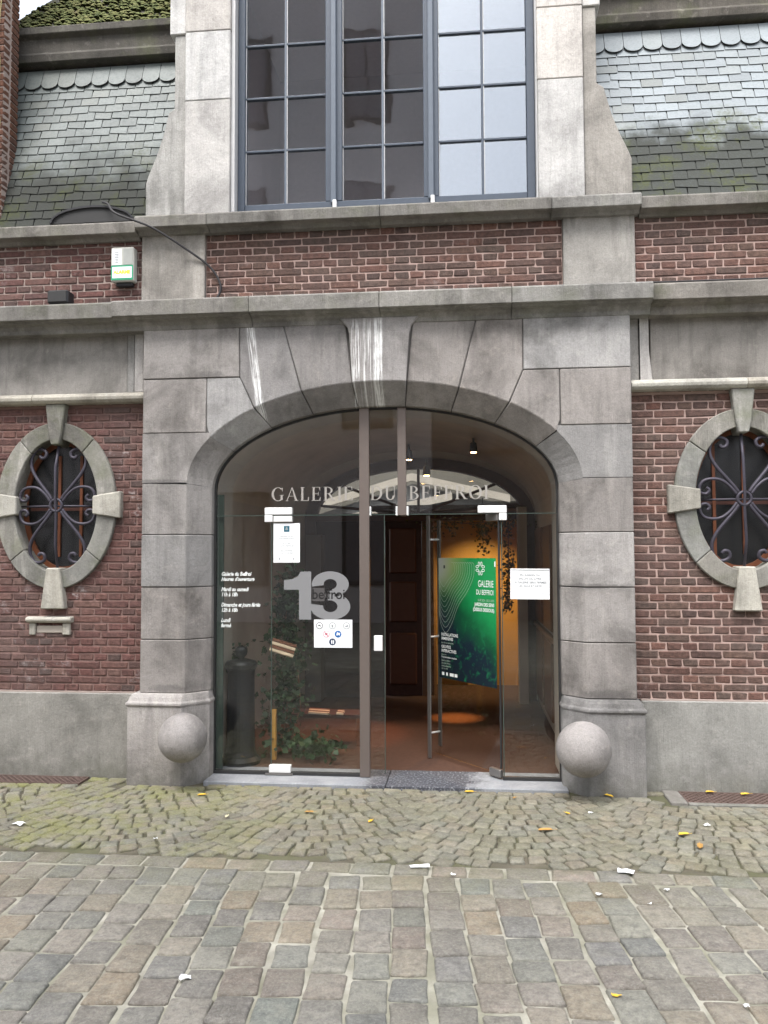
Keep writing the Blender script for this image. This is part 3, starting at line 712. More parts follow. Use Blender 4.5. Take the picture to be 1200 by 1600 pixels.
# letter slot with stone hood in the left bay
vt = MB().box(-3.31, -3.09, .02, .1, 1.09, 1.185).build('vent', M['pit'], G)
pr = [(.05, 1.165), (-.035, 1.165), (-.055, 1.185), (-.05, 1.205), (-.02, 1.212), (.05, 1.212)]
MB().run(pr, -3.375, -3.01).build('hood', M['stone_roll'], vt, bevel=.006)
for a, b in ((-3.36, -3.31), (-3.09, -3.03)): MB().box(a, b, -.02, .05, 1.07, 1.162).build('jamb_stone', M['stone_roll'], vt, bevel=.006)
MB().box(-3.305, -3.095, -.006, .05, 1.085, 1.14).build('flap', M['wall_in'], vt, bevel=.004)

# --- dormer
def dorm_block(s, x0, x1, z0, z1, mat, y0=-.05, y1=.30):
    MB().box(x0+.002, x1-.002, y0, y1, z0+.002, z1-.002).build('pilaster_block', mat, G, bevel=.006)
for x0, x1 in ((-2.14, -1.775), (.575, .915)):
    for z0, z1 in ((4.31, 5.225), (5.225, 5.78), (5.78, 6.6)):
        dorm_block(0, x0, x1, z0, z1, M['stone_pale'], -.05, .45)
def wing(s, xe, cap):
    xa = -2.142 if s < 0 else .917
    # offsets outwards and heights of the curved edge
    ed = [(.0, 4.30), (.345, 4.30), (.345, 4.60), (.315, 4.68), (.26, 4.80), (.205, 4.95), (.17, 5.08), (.15, 5.16), (.10, 5.19), (.10, 5.78), (.0, 5.78)]
    k = .93 if s < 0 else 1.0
    poly = [(xa+s*a*k, z) for a, z in ed]
    if s < 0: poly = poly[::-1]
    MB().prism(poly, -.015, .9).build('dormer_wing', M['stone_wing'], G, bevel=.006)
    q = [(xa, 5.782), (xa+s*.13, 5.782), (xa+s*.13, 6.6), (xa, 6.6)]
    if s < 0: q = q[::-1]
    MB().prism(q, -.03, .9).build('dormer_wing', M['stone_pale'], G, bevel=.006)
wing(-1, 0, 0); wing(1, 0, 0)
MB().box(-2.3, 1.1, -.06, .6, 6.6, 6.95).build('lintel', M['stone_pale'], G, bevel=.01)
# window
win = MB(); WX0, WX1, WZ0, WZ1 = -1.745, .565, 4.36, 6.58
for a, b in ((WX0, -1.69), (.505, WX1)): win.box(a, b, .06, .15, WZ0, WZ1)
win.box(-1.69, .505, .07, .14, WZ0, 4.425); win.box(-1.69, .505, .07, .14, 6.52, WZ1)
win = win.build('dormer_window', M['frame_blue'], G, bevel=.004)
for s, a, b in ((-1, -1.775, -1.748), (1, .567, .575)): MB().box(a, b, -.02, .2, 4.34, 6.6).build('window_reveal', M['white_reveal'], G)
ZB = [4.425, 4.862, 5.292, 5.722, 6.15, 6.52]
cas = [(-1.69, -1.05), (-.915, -.285), (-.165, .505)]
for a, b in ((-1.05, -.915), (-.285, -.165)):
    MB().box(a+.002, b-.002, .07, .15, 4.426, 6.52).build('mullion', M['frame_blue'], win, bevel=.004)
    MB().box((a+b)/2-.022, (a+b)/2+.022, .045, .07, 4.40, 6.52).build('cover_strip', M['frame_light'], win, bevel=.006)
    MB().box((a+b)/2-.004, (a+b)/2+.026, .03, .07, 4.33, 4.42).build('bolt', M['white'], win, bevel=.004)
for ci_, (a, b) in enumerate(cas):
    mid = (a+b)/2
    MB().box(mid-.0095, mid+.0095, .088, .125, 4.426, 6.519).build('glazing_bar', M['frame_light'] if ci_ < 2 else M['frame_blue'], win, bevel=.003)
    for z in ZB[1:-1]:
        for u, v in ((a, mid-.010), (mid+.010, b)): MB().box(u, v, .089, .124, z-.009, z+.009).build('glazing_bar', M['frame_blue'], win, bevel=.003)
    for u, v in ((a, mid-.0095), (mid+.0095, b)):
        for z0, z1 in zip(ZB[:-1], ZB[1:]):
            o = MB().box(-(v-u)/2-.003, (v-u)/2+.003, -.002, .002, -(z1-z0)/2+.006, (z1-z0)/2-.006).build('pane', M['win_glass'], win)
            o.location = ((u+v)/2, .106, (z0+z1)/2)
            o.rotation_euler = (R(random.uniform(-.15, .15)), 0, R(random.uniform(-.2, .2)))
            e_ = MB().box(u, u+.006, .092, .1, z0+.009, z1-.009).build('putty_line', M['white_reveal'], win)
# dark room behind the dormer window with things standing in it
rm = MB(); rm.box(-2.0, .8, 2.6, 2.7, 4.2, 7.0); rm.box(-2.1, -2.0, .2, 2.7, 4.2, 7.0); rm.box(.8, .9, .2, 2.7, 4.2, 7.0); rm.box(-2.1, .9, .2, 2.7, 6.96, 7.0); rm.box(-2.1, .9, .2, 2.7, 4.2, 4.25)
rm.build('attic_room', plain('attic plaster', (.55, .50, .48), .9), G)

# --- mansard roofs of slates
SA = R(74); rdir = Vector((0, math.cos(SA), math.sin(SA))); rn = Vector((0, -math.sin(SA), math.cos(SA)))
def rect_slate(name, w_, h_, mat, n):
    out = []
    for k in range(n):
        rr = random.Random(k); j = lambda s=.003: rr.uniform(-s, s)
        t = .013; z = [(-w_/2+j(.001), 0+j()), (w_/2+j(.001), 0+j()), (w_/2+j(.001), h_), (-w_/2+j(.001), h_)]
        if k == 3: z[0] = (z[0][0], z[0][1]+.015)
        mb = MB().add([(x, -t, y) for x, y in z]+[(x, 0, y) for x, y in z], [(0, 1, 2, 3), (7, 6, 5, 4), (0, 4, 5, 1), (1, 5, 6, 2), (2, 6, 7, 3), (3, 7, 4, 0)])
        me = mb.mesh(name, mat); me.materials.append(M['slate_edge_shade'])
        for p in me.polygons:
            if abs(p.normal.y) < .7: p.material_index = 1
        out.append(me)
    return out
def scallop(name, w_, h_, mat):
    pts = [(-w_/2, h_), (-w_/2, .05)]+[(-w_/2*math.cos(math.pi*i/10), .05-.06*math.sin(math.pi*i/10)) for i in range(1, 10)]+[(w_/2, .05), (w_/2, h_)]
    me = MB().prism(pts, -.012, 0).mesh(name, mat); me.materials.append(M['slate_edge_shade'])
    for p in me.polygons:
        if abs(p.normal.y) < .7: p.material_index = 1
    return [me]
def roof(xa, xb, w_, mat, rows_h=.081, nm='roof_slope', limit=146):
    s1 = 2.0
    base = MB().add([(xa, .0, 4.28), (xb, .0, 4.28), (xb, s1*rdir.y, 4.28+s1*rdir.z), (xa, s1*rdir.y, 4.28+s1*rdir.z)], [(0, 1, 2, 3)]).build(nm, M['lead'], G)
    vs = rect_slate('slate', w_-.007, .15, mat, 6); pl = []
    rows = int(1.44/rows_h)
    Mb = Matrix((Vector((1, 0, 0)), -rn, rdir)).transposed().to_4x4()
    for j in range(rows+1):
        x = xa+(w_/2 if j % 2 else 0)+random.uniform(-.012, .012)
        while x < xb-.02:
            c = Vector((x+w_/2, 0, 4.28))+rdir*(j*rows_h)+rn*.012
            if x+w_/2 < xb+.06:
                pl.append((random.randrange(6), Matrix.Translation(c) @ Mb @ Matrix.Rotation(R(-4.6+random.uniform(-.7, .6)), 4, 'X') @ Matrix.Rotation(R(random.uniform(-.7, .7)), 4, 'Y'), (random.choice([1, 1, 1, .98, .985]), 1, 1), shown_area(c, w_, .08)))
            x += w_
    scatter('slate', vs, pl, mat, base, limit, 'slating')
    sv = scallop('scalloped_slate', .145, .2, mat); pl = []; x = xa
    while x < xb:
        c = Vector((x+.074, 0, 4.28))+rdir*(rows*rows_h+.045)+rn*.028
        pl.append((0, Matrix.Translation(c) @ Mb @ Matrix.Rotation(R(-3), 4, 'X'), (1, 1, 1), shown_area(c, .145, .1))); x += .149
    scatter('scalloped_slate', sv, pl, mat, base, 40, 'outer_scalloped_slates')
    return base
roof(-4.75, -2.24, .150, M['slate_l']); roof(1.0, 3.7, .165, M['slate_r'])
# eaves curb above the slates
def curb(a, b, mat):
    p = [(y-.35, z-.235) for y, z in [(.83, 6.11), (.70, 6.12), (.69, 6.18), (.72, 6.21), (.72, 6.33), (.67, 6.35), (.67, 6.41), (.80, 6.44), (1.2, 6.44), (1.2, 6.11)]]
    MB().run(p, a, b).build('eaves_curb', mat, G, bevel=.004)
curb(-4.6, -2.26, M['curb']); curb(1.04, 3.7, M['curb'])
MB().add([(-4.02, .42, 6.2), (-2.2, .42, 6.2), (-2.2, 1.5, 7.9), (-2.95, 1.5, 7.9)], [(0, 1, 2, 3)]).build('upper_roof', M['curb'], G)
MB().add([(1.04, .42, 6.2), (3.7, .42, 6.2), (3.7, 1.5, 7.0), (1.04, 1.5, 7.0)], [(0, 1, 2, 3)]).build('upper_roof', M['curb'], G)
# moss cushions on the upper roof
mb = MB(); rr = random.Random(3)
for i in range(1500):
    t = min(.9, abs(rr.gauss(0, .4))); x = rr.uniform(-4.0+.8*t, -2.3); r0 = rr.uniform(.012, .034); y = .38+t*.8; z = 6.17+t*1.22
    k = 6; V = [(x+r0*math.cos(2*math.pi*j/k)*rr.uniform(.8, 1.2), y+r0*math.sin(2*math.pi*j/k), z) for j in range(k)]+[(x+r0*.6*math.cos(2*math.pi*j/k), y+r0*.6*math.sin(2*math.pi*j/k), z+r0*.6) for j in range(k)]+[(x, y, z+r0*.8)]
    mb.add(V, [(j, (j+1) % k, k+(j+1) % k, k+j) for j in range(k)]+[(k+j, k+(j+1) % k, 2*k) for j in range(k)])
mb.build('moss', M['moss'], smooth=True, kind='stuff')
# body of the building behind
bd = MB(); bd.box(-5.4, -2.3, .22, .5, 0, 4.3); bd.box(1.1, 3.6, .22, .5, 0, 4.3); bd.box(-2.3, 1.1, .22, .5, 3.44, 4.3)
bd.build('inner_masonry', M['core'], G)
MB().box(-5.4, 3.6, 3.9, 4.0, 4.2, 7).build('rear_wall', M['core'], G)
# eyebrow vent at the foot of the left slates
n = 14; V = []
for y_ in (-.05, .35):
    for i in range(n+1):
        t = math.pi*i/n; V += [(-2.89-.345*math.cos(t), y_, 4.30+.132*math.sin(t)), (-2.89-.33*math.cos(t), y_, 4.30+.115*math.sin(t))]
F = []
for i in range(n):
    a = 2*i; k = 2*(n+1); F += [(a, a+1, a+3, a+2), (a+k, a+2+k, a+3+k, a+1+k), (a, a+2, a+2+k, a+k), (a+1, a+1+k, a+3+k, a+3)]
vent = MB().add(V, F).build('eyebrow_vent', M['vent_dark'], G)
MB().prism([(-2.89-.33*math.cos(math.pi*i/n), 4.30+.115*math.sin(math.pi*i/n)) for i in range(n, -1, -1)], -.035, .05).build('grille', M['seal'], vent)

# ------------------------------------------------------------------ glass entrance
YGL = .10
gf = MB()
ts = [math.pi*i/40 for i in range(41)]
for t0, t1 in zip(ts[:-1], ts[1:]):     # dark seal round the arch
    a, b = inner(t0, 0), inner(t1, 0); c, d = inner(t0, -.014), inner(t1, -.014)
    gf.add([(a[0], .085, a[1]), (b[0], .085, b[1]), (d[0], .085, d[1]), (c[0], .085, c[1]), (c[0], .125, c[1]), (d[0], .125, d[1])], [(0, 1, 2, 3), (3, 2, 5, 4)])
gf.box(XIL, XIL+.014, .085, .125, .02, 2.185); gf.box(XIR-.014, XIR, .085, .125, .02, 2.185)
gf = gf.build('glass_front', M['seal'], G)
ZG0, ZTR = .045, 1.985
def arch_top(x, e=-.014):
    q = (x-X0)/(AI+e); return ZI+(BI+e)*math.sqrt(max(0, 1-q*q))
def gpane(x0, x1, z0, z1=None, label=None):
    y0, y1 = YGL-.005, YGL+.005
    if z1 is None:
        n = 18; poly = [(x0, z0), (x1, z0)]+[(x1+(x0-x1)*i/n, arch_top(x1+(x0-x1)*i/n)) for i in range(n+1)]
        o = MB().prism(poly, y0, y1).build('pane', M['glass'], gf)
    else: o = MB().box(x0, x1, y0, y1, z0, z1).build('pane', M['glass'], gf)
    return o
XE0, XE1 = XIL+.014, XIR-.014
gpane(XE0, -1.475, ZG0, ZTR-.004); gpane(-1.469, -.79, ZG0, ZTR-.004); gpane(-.712, -.603, ZG0, ZTR-.004); gpane(.283, XE1, ZG0, ZTR-.004)
def upane(x0, x1):
    lo = ZTR+.002
    y0, y1 = YGL-.005, YGL+.005; n = 22; xs = [x1+(x0-x1)*i/n for i in range(n+1)]
    MB().prism([(x0, lo), (x1, lo)]+[(x, max(lo+.001, arch_top(x))) for x in xs], y0, y1).build('pane', M['glass'], gf)
upane(XE0+.001, -.79); upane(-.712, -.497); upane(-.43, XE1-.001)
for x in (-1.472,): MB().box(x-.003, x+.003, YGL-.006, YGL+.006, ZG0, ZTR).build('glass_joint', M['glass_edge'], gf)
MB().box(.276, .283, YGL-.006, YGL+.006, ZG0, ZTR).build('glass_joint', M['glass_edge'], gf)
MB().box(-.603, -.598, YGL-.006, YGL+.006, ZG0, ZTR).build('glass_joint', M['glass_edge'], gf)
MB().box(XE0, -.79, YGL-.0065, YGL+.0065, ZTR-.004, ZTR+.002).build('glass_joint', M['glass_edge'], gf); MB().box(-.712, XE1, YGL-.0065, YGL+.0065, ZTR-.004, ZTR+.002).build('glass_joint', M['glass_edge'], gf)
MB().box(XE0, XE0+.05, .12, .14, ZG0, 2.15).build('glass_fin', M['glass_edge'], gf)
def post(x0, x1, z0, z1):
    p = MB().box(x0, x1, YGL-.035, YGL-.008, z0, z1); p.box(x0+.012, x1-.012, YGL-.008, YGL+.12, z0, z1)
    return p.build('post', M['post'], gf, bevel=.004)
post(-.789, -.713, .02, 2.802); post(-.4965, -.4305, 1.975, 2.80)
MB().box(-.512, -.497, YGL-.03, YGL+.03, 1.975, 2.045).build('patch_fitting', M['fitting'], gf, bevel=.003)
MB().box(-.43, -.415, YGL-.03, YGL+.03, 1.975, 2.045).build('patch_fitting', M['fitting'], gf, bevel=.003)
MB().box(-.712, -.70, YGL-.03, YGL+.03, 1.975, 2.045).build('patch_fitting', M['fitting'], gf, bevel=.003)
def fit(x0, x1, z0, z1): MB().box(x0, x1, YGL-.024, YGL+.024, z0, z1).build('patch_fitting', M['fitting'], gf, bevel=.004)
fit(-1.525, -1.31, ZTR+.004, 2.045); fit(-1.525, -1.462, ZTR-.052, ZTR+.002); fit(-1.455, -1.31, ZTR-.052, ZTR-.006)
fit(.105, .32, ZTR+.004, 2.045); fit(.262, .32, ZTR-.052, ZTR+.002)
fit(-1.485, -1.318, .035, .092)
MB().box(-1.51, -1.30, YGL-.04, YGL+.04, .022, .034).build('floor_plate', M['steel'], gf)
MB().box(-.682, -.617, YGL-.02, YGL+.02, .955, 1.07).build('lock_case', M['fitting'], gf, bevel=.004)
MB().box(XIL, -.79, YGL-.02, YGL+.02, .020, .040).build('floor_rail', M['seal'], gf); MB().box(.27, XIR, YGL-.02, YGL+.02, .020, .040).build('floor_rail', M['seal'], gf)
# GALERIE DU BEFFROI in serif capitals, cut vinyl on the glass
def ell(cx, cz, ax, az, bx, bz, t0, t1, dx=0., n=18):   # band between two ellipses
    F = []; V = []
    for i in range(n+1):
        t = R(t0+(t1-t0)*i/n); V += [(cx+ax*math.cos(t), cz+az*math.sin(t)), (cx+dx+bx*math.cos(t), cz+bz*math.sin(t))]
    return [(V[2*i], V[2*i+1], V[2*i+3], V[2*i+2]) for i in range(n)]
def rc(x0, x1, z0, z1): return [((x0, z0), (x1, z0), (x1, z1), (x0, z1))]
def stem(x, w_=.14, z0=0, z1=1): return rc(x, x+w_, z0, z1)+rc(x-.07, x+w_+.07, z0, z0+.035)+rc(x-.07, x+w_+.07, z1-.035, z1)
GL = {
 'I': (.28, stem(.07)), 'L': (.62, stem(.07)+rc(.07, .58, 0, .04)+[((.50, .04), (.58, .04), (.58, .28), (.545, .28))]),
 'E': (.66, stem(.07)+rc(.07, .60, 0, .04)+rc(.07, .57, .96, 1)+rc(.2, .45, .49, .53)+[((.52, .04), (.60, .04), (.60, .27), (.57, .27)), ((.50, .96), (.54, .74), (.57, .74), (.57, .96))]+rc(.43, .46, .38, .64)),
 'F': (.60, stem(.07)+rc(.07, .56, .96, 1)+rc(.2, .43, .49, .53)+[((.49, .96), (.53, .74), (.56, .74), (.56, .96))]+rc(.41, .44, .38, .64)),
 'A': (.80, [((.02, 0), (.07, 0), (.40, .93), (.37, 1.0)), ((.36, 1.0), (.42, 1.0), (.76, 0), (.60, 0))]+rc(-.04, .16, 0, .035)+rc(.52, .84, 0, .035)+rc(.18, .58, .33, .37)),
 'D': (.84, stem(.07)+ell(.30, .5, .50, .5, .34, .46, -90, 90)+rc(.2, .32, 0, .04)+rc(.2, .32, .96, 1)),
 'U': (.80, stem(.07, .14, .3, 1)[0:1]+rc(0, .28, .965, 1)+rc(.62, .66, .3, 1)+rc(.54, .74, .965, 1)+ell(.365, .32, .295, .33, .16, .27, 180, 360)),
 'B': (.70, stem(.07)+ell(.25, .75, .33, .25, .19, .21, -90, 90)+ell(.25, .26, .39, .27, .24, .225, -90, 90)+rc(.2, .27, 0, .04)+rc(.2, .27, .96, 1)+rc(.2, .27, .5, .54)),
 'R': (.78, stem(.07)+ell(.27, .745, .34, .255, .20, .215, -90, 90)+rc(.2, .29, .96, 1)+rc(.2, .29, .49, .53)+[((.30, .50), (.44, .50), (.76, 0), (.60, 0))]+rc(.56, .84, 0, .035)),
 'O': (.88, ell(.44, .5, .43, .51, .27, .47, 0, 360, n=32)),
 'G': (.86, ell(.45, .5, .44, .51, .28, .47, 48, 318)+rc(.62, .76, .08, .44)+rc(.54, .84, .41, .445)+[((.70, .98), (.76, .98), (.76, .70), (.73, .70))]),
}
def word(s, x0, x1, z0, h, y):
    tot = sum(GL[c][0] for c in s)+.14*(len(s)-1); k = (x1-x0)/tot; x = x0
    for c in s:
        w_, polys = GL[c]; mb = MB(); lay = 0
        for i, pl_ in enumerate(polys):
            yy = y-.0003*i*.1
            mb.add([(x+a*k, yy, z0+b*h) for a, b in pl_], [(0, 1, 2, 3)])
        mb.build('letter', M['letter_pale'], gf); x += (w_+.14)*k
ya = YGL-.0075
word('GALERIE', -1.475, -.835, 2.095, .105, ya); word('DU', -.705, -.505, 2.095, .105, ya); word('BEFFROI', -.41, .185, 2.095, .105, ya)
# opening hours, white italic
for i, s in enumerate(['Galerie du Beffroi', "Heures d'ouverture", None, 'Mardi au samedi', '11h à 18h', None, 'Dimanche et jours fériés', '12h à 18h', None, 'Lundi', 'fermé']):
    if s: text_mesh(s, .0415, M['vinyl_white'], 'lettering', gf, (-1.868, ya, 1.522-i*.0395), bold=.0012, shear=.3, sx=.78 if len(s) < 22 else .74)
# big grey 13 with the word beffroi over it
num = MB(); W0, H0 = -1.375, .365; Z0 = 1.188
def P2(a, b): return (a, b)
one = [(.13, 0), (.235, 0), (.235, 1), (.145, 1), (.12, .90), (.07, .84), (0, .82), (0, .62), (.13, .62)]
num.add([(W0+a*.90, ya, Z0+b*H0) for a, b in one], [tuple(range(len(one)))])
def band(cx, cz, ro, ri, t0, t1, n=20):
    return [((cx+ro[0]*math.cos(R(t0+(t1-t0)*i/n)), cz+ro[1]*math.sin(R(t0+(t1-t0)*i/n))), (cx+ri[0]*math.cos(R(t0+(t1-t0)*i/n)), cz+ri[1]*math.sin(R(t0+(t1-t0)*i/n)))) for i in range(n+1)]
for B_ in (band(.39, .735, (.155, .27), (.055, .11), -75, 190), band(.39, .275, (.168, .28), (.06, .12), -190, 75)):
    for p, q in zip(B_[:-1], B_[1:]): num.add([(W0+a*.92, ya-.0001, Z0+b*H0) for a, b in (p[0], p[1], q[1], q[0])], [(0, 1, 2, 3)])
num.add([(W0+a*.92, ya+.0002, Z0+b*H0) for a, b in ((.37, .40), (.47, .40), (.50, .5), (.47, .60), (.37, .60))], [tuple(range(5))])
num.build('house_number', M['vinyl_grey'], gf)
text_mesh('beffroi', .108, M['vinyl_dark'], 'lettering', gf, (-1.158, ya-.0014, 1.345), bold=.0008, sx=.90)
MB().box(-1.155, -1.06, ya-.0006, ya-.0004, 1.328, 1.428).build('dark_tab', plain('dark grey vinyl', (.075, .07, .07), .6), gf)

# --- the open glass door leaf
A = R(-50); door = MB().box(-.86, 0, -.005, .005, .055, 1.975).build('glass_door', M['glass'], G); door.location = (.262, .10, 0); door.rotation_euler = (0, 0, A)
door['label'] = 'glass door leaf standing open inwards with a green poster on it'
for s, z0, z1 in ((-1, .02, 2.0), (1, .10, 1.96)):
    MB().box(-.820, -.777, s*.055-.006, s*.055+.006, z0, z1).build('handle', M['steel'], door, bevel=.003)
for z in (.22, 1.0, 1.80): MB().tube([(-.798, -.05, z), (-.798, .05, z)], .008, 10).build('handle_peg', M['fitting'], door)
MB().box(-.12, .0, -.018, .018, .03, .088).build('hinge_shoe', M['steel'], door, bevel=.004); MB().box(-.13, .0, -.02, .02, 1.93, 1.985).build('hinge_shoe', M['steel'], door, bevel=.004)
MB().box(-.008, .002, -.0065, .0065, .10, 1.93).build('glass_edge', M['seal'], door); MB().box(-.862, -.858, -.0065, .0065, .06, 1.97).build('glass_edge', M['glass_edge'], door)

# threshold
MB().box(-1.93, -.58, -.125, .30, -.03, .018).build('threshold_slab', M['threshold'], G, bevel=.005); MB().box(-.575, .72, -.125, .30, -.03, .018).build('threshold_slab', M['threshold'], G, bevel=.005)

# ------------------------------------------------------------------ passage behind the glass
YB2 = 3.4
fl = MB().box(-2.1, .9, .295, 6.2, -.06, .015).build('floor', M['carpet'], kind='structure')
pw = MB(); N = 32; YP = .6
def vlt(t): return (-.59+1.41*math.cos(t), 2.15+.74*math.sin(t))
for i in range(N):
    a, b = vlt(math.pi*i/N), vlt(math.pi*(i+1)/N)
    pw.add([(a[0], YP, a[1]), (b[0], YP, b[1]), (b[0], YB2, b[1]), (a[0], YB2, a[1])], [(0, 1, 2, 3)])
pw.build('passage_vault', M['vault'], G)
pw = MB()
for i in range(N):
    t0, t1 = math.pi*i/N, math.pi*(i+1)/N; a, b = inner(t0, .006), inner(t1, .006)
    pw.add([(a[0], .15, a[1]), (b[0], .15, b[1]), (b[0], YP, b[1]), (a[0], YP, a[1])], [(0, 1, 2, 3)])
pw.add([(XIL-.006, .15, 0), (XIL-.006, YP, 0), (XIL-.006, YP, 2.185), (XIL-.006, .15, 2.185)], [(0, 1, 2, 3)]); pw.add([(XIR+.006, .15, 0), (XIR+.006, YP, 0), (XIR+.006, YP, 2.185), (XIR+.006, .15, 2.185)], [(0, 1, 2, 3)])
pw.build('arch_reveal', M['wall_in'], G)
for x, s in ((-2.0, -1), (.82, 1)):
    o = MB().box(min(x, x+s*.1), max(x, x+s*.1), YP, YB2, 0, 2.19).build('passage_wall', M['wall_in'] if s < 0 else M['vault'], G)
    if s > 0:    # panelled side
        for y0 in (.7, 1.6, 2.5):
            for z0, z1 in ((.12, .85), (.95, 1.95)):
                f_ = MB().box(x-.03, x, y0, y0+.7, z0, z1); f_.build('wall_panel', M['wood_brown'], o, bevel=.01)
        MB().box(x-.045, x, YP+.01, YB2, .87, .92).build('dado_rail', M['wood_brown'], o, bevel=.008)
# end wall: dark arched frame, fanlight, opening with an oak door and a lit ochre panel beyond
fr = MB()
def r2(t, a, b): return (-.525+a*math.cos(t), 2.10+b*math.sin(t))
for i in range(N):
    t0, t1 = math.pi*i/N, math.pi*(i+1)/N; a, b = r2(t0, 1.33, .69), r2(t1, 1.33, .69); c, d = r2(t0, 1.20, .57), r2(t1, 1.20, .57)
    fr.add([(a[0], 3.30, a[1]), (b[0], 3.30, b[1]), (d[0], 3.30, d[1]), (c[0], 3.30, c[1]), (c[0], 3.46, c[1]), (d[0], 3.46, d[1])], [(0, 1, 2, 3), (3, 2, 5, 4)])
fr.box(-1.855, -1.725, 3.30, 3.46, .0, 2.10); fr.box(.675, .805, 3.30, 3.46, 0, 2.10)
fr.box(-1.725, .675, 3.31, 3.45, 2.06, 2.15); fr.build('inner_arch_frame', M['wood_dark'], G)
ew = MB()
for i in range(N):
    t0, t1 = math.pi*i/N, math.pi*(i+1)/N; a, b = r2(t0, 1.33, .69), r2(t1, 1.33, .69); c, d = r2(t0, 1.65, 1.1), r2(t1, 1.65, 1.1)
    ew.add([(a[0], 3.38, a[1]), (c[0], 3.38, c[1]), (d[0], 3.38, d[1]), (b[0], 3.38, b[1])], [(0, 1, 2, 3)])
ew.box(-2.1, -1.855, 3.36, 3.42, 0, 2.1); ew.box(.805, .9, 3.36, 3.42, 0, 2.1); ew.build('end_wall', M['vault'], G)
def bar(x0, z0, x1, z1, w_=.016):
    d = Vector((x1-x0, z1-z0)).normalized(); n_ = Vector((-d.y, d.x))*w_
    MB().prism([(x0+n_.x, z0+n_.y), (x0-n_.x, z0-n_.y), (x1-n_.x, z1-n_.y), (x1+n_.x, z1+n_.y)], 3.37, 3.40).build('fanlight_bar', M['wood_dark'], G)
for t in (90, 42, 138, 15, 165): bar(-.525, 2.14, -.525+1.2*math.cos(R(t)), 2.10+.57*math.sin(R(t)))
MB().prism([(-.525+1.2*math.cos(math.pi*i/24), 2.10+.57*math.sin(math.pi*i/24)) for i in range(25)], 3.405, 3.41).build('fanlight_pane', M['glass'], G)
MB().box(-1.725, -.93, 3.36, 3.42, 0, 2.10).build('end_wall', plain('dark plum wall', (.035, .02, .022), .8), G)
od = MB().box(-.93, -.50, 3.50, 3.56, .02, 2.08).build('oak_door', M['wood_dark'], G)
for z0, z1 in ((.15, .75), (.88, 1.35), (1.45, 1.98)): MB().box(-.88, -.56, 3.46, 3.50, z0, z1).build('door_panel', plain('oak door panel', (.11, .04, .022), .45), od, bevel=.015)
MB().box(-.44, .74, 4.35, 4.45, 0, 2.2).build('ochre_panel', M['yellow'], G)
MB().box(-.495, -.36, 3.5, 4.35, 0, 2.2).build('ochre_panel', M['wood_brown'], G); MB().box(.74, .80, 3.5, 4.35, 0, 2.2).build('ochre_panel', M['yellow'], G)
MB().box(-1.1, 1.0, 3.46, 4.5, 2.2, 2.25).build('lobby_ceiling', M['wood_dark'], G)
MB().box(-.25, .06, 4.2, 4.35, .3, .62).build('lobby_shelf', M['wood_orange'], G, bevel=.01)
# grey column in the left of the passage
MB().box(-1.80, -1.62, 3.05, 3.30, 0, 1.9).build('pilaster_strip', plain('grey brown pilaster', (.13, .12, .11), .8), G)
MB().box(.60, .70, 3.10, 3.30, 0, 2.2).build('pilaster_strip', M['wall_in'], G)

# courtyard roofs seen through the fanlight
cb = thing('courtyard_building', 'pale courtyard building with dark roof and white boards seen through the fanlight', 'building')
MB().box(-6, 6, 9, 9.4, 0, 5.2).build('wall', M['beige'], cb)
for (x0, z0, x1, z1) in ((-2.6, 2.45, -.9, 2.95), (-.9, 2.95, .8, 2.55), (-2.2, 2.2, -.2, 2.6)):
    MB().prism([(x0, z0), (x1, z1), (x1, z1+.13), (x0, z0+.13)], 8.0, 8.1).build('white_board', M['wall_in'], cb)
MB().prism([(-2.6, 1.6), (.9, 1.6), (.8, 2.5), (-.9, 2.9), (-2.5, 2.4)], 8.15, 8.9).build('roof', M['lead'], cb)
MB().prism([(.2, 2.6), (2.2, 2.6), (2.2, 3.6), (.6, 3.7)], 8.5, 8.7).build('gable', M['beige'], cb)

# warm lamps in the passage (they are lit in the photograph)
def spot(loc, tgt, energy, size, col, name='ceiling_spotlight', label='', drop=.0, blend=.6):
    t = thing(name, label, 'lamp', loc, group='ceiling spotlights in the passage')
    MB().lathe([(.035, 0), (.038, .03), (.03, .09), (.012, .10), (.01, .16)], seg=14).build('lamp_housing', M['black_plastic'], t)
    MB().lathe([(.0, -.004), (.028, -.004), (.028, .0), (0, .0)], seg=14).build('lamp_bulb', M['lamp'], t)
    ld = bpy.data.lights.new('lamp_light', 'SPOT'); ld.energy = energy; ld.spot_size = R(size); ld.spot_blend = blend; ld.color = col; ld.shadow_soft_size = .03
    lo = bpy.data.objects.new('lamp_light', ld); COL.objects.link(lo); lo.parent = t; lo.location = (0, 0, -.02)
    d = Vector(tgt)-Vector(loc); lo.rotation_euler = d.to_track_quat('-Z', 'Y').to_euler()
spot((-.365, 2.0, 2.46), (-.10, 2.3, 0), 260, 15, (1, .42, .12), blend=1., label='small glowing ceiling spotlight nearest the middle of the fanlight')
spot((-.54, 2.0, 2.62), (-1.2, 1.5, .1), 50, 34, (1, .30, .10), label='highest tiny ceiling spotlight, just right of the tall bronze post')
spot((.10, 1.8, 2.66), (-.45, .8, 0), 40, 60, (1, .66, .4), label='tiny ceiling spotlight furthest right in the vault')
spot((.22, 3.50, 2.17), (.2, 4.35, .45), 42, 95, (1, .76, .38), blend=1., label='warm lamp in the lobby ceiling above the ochre panel')

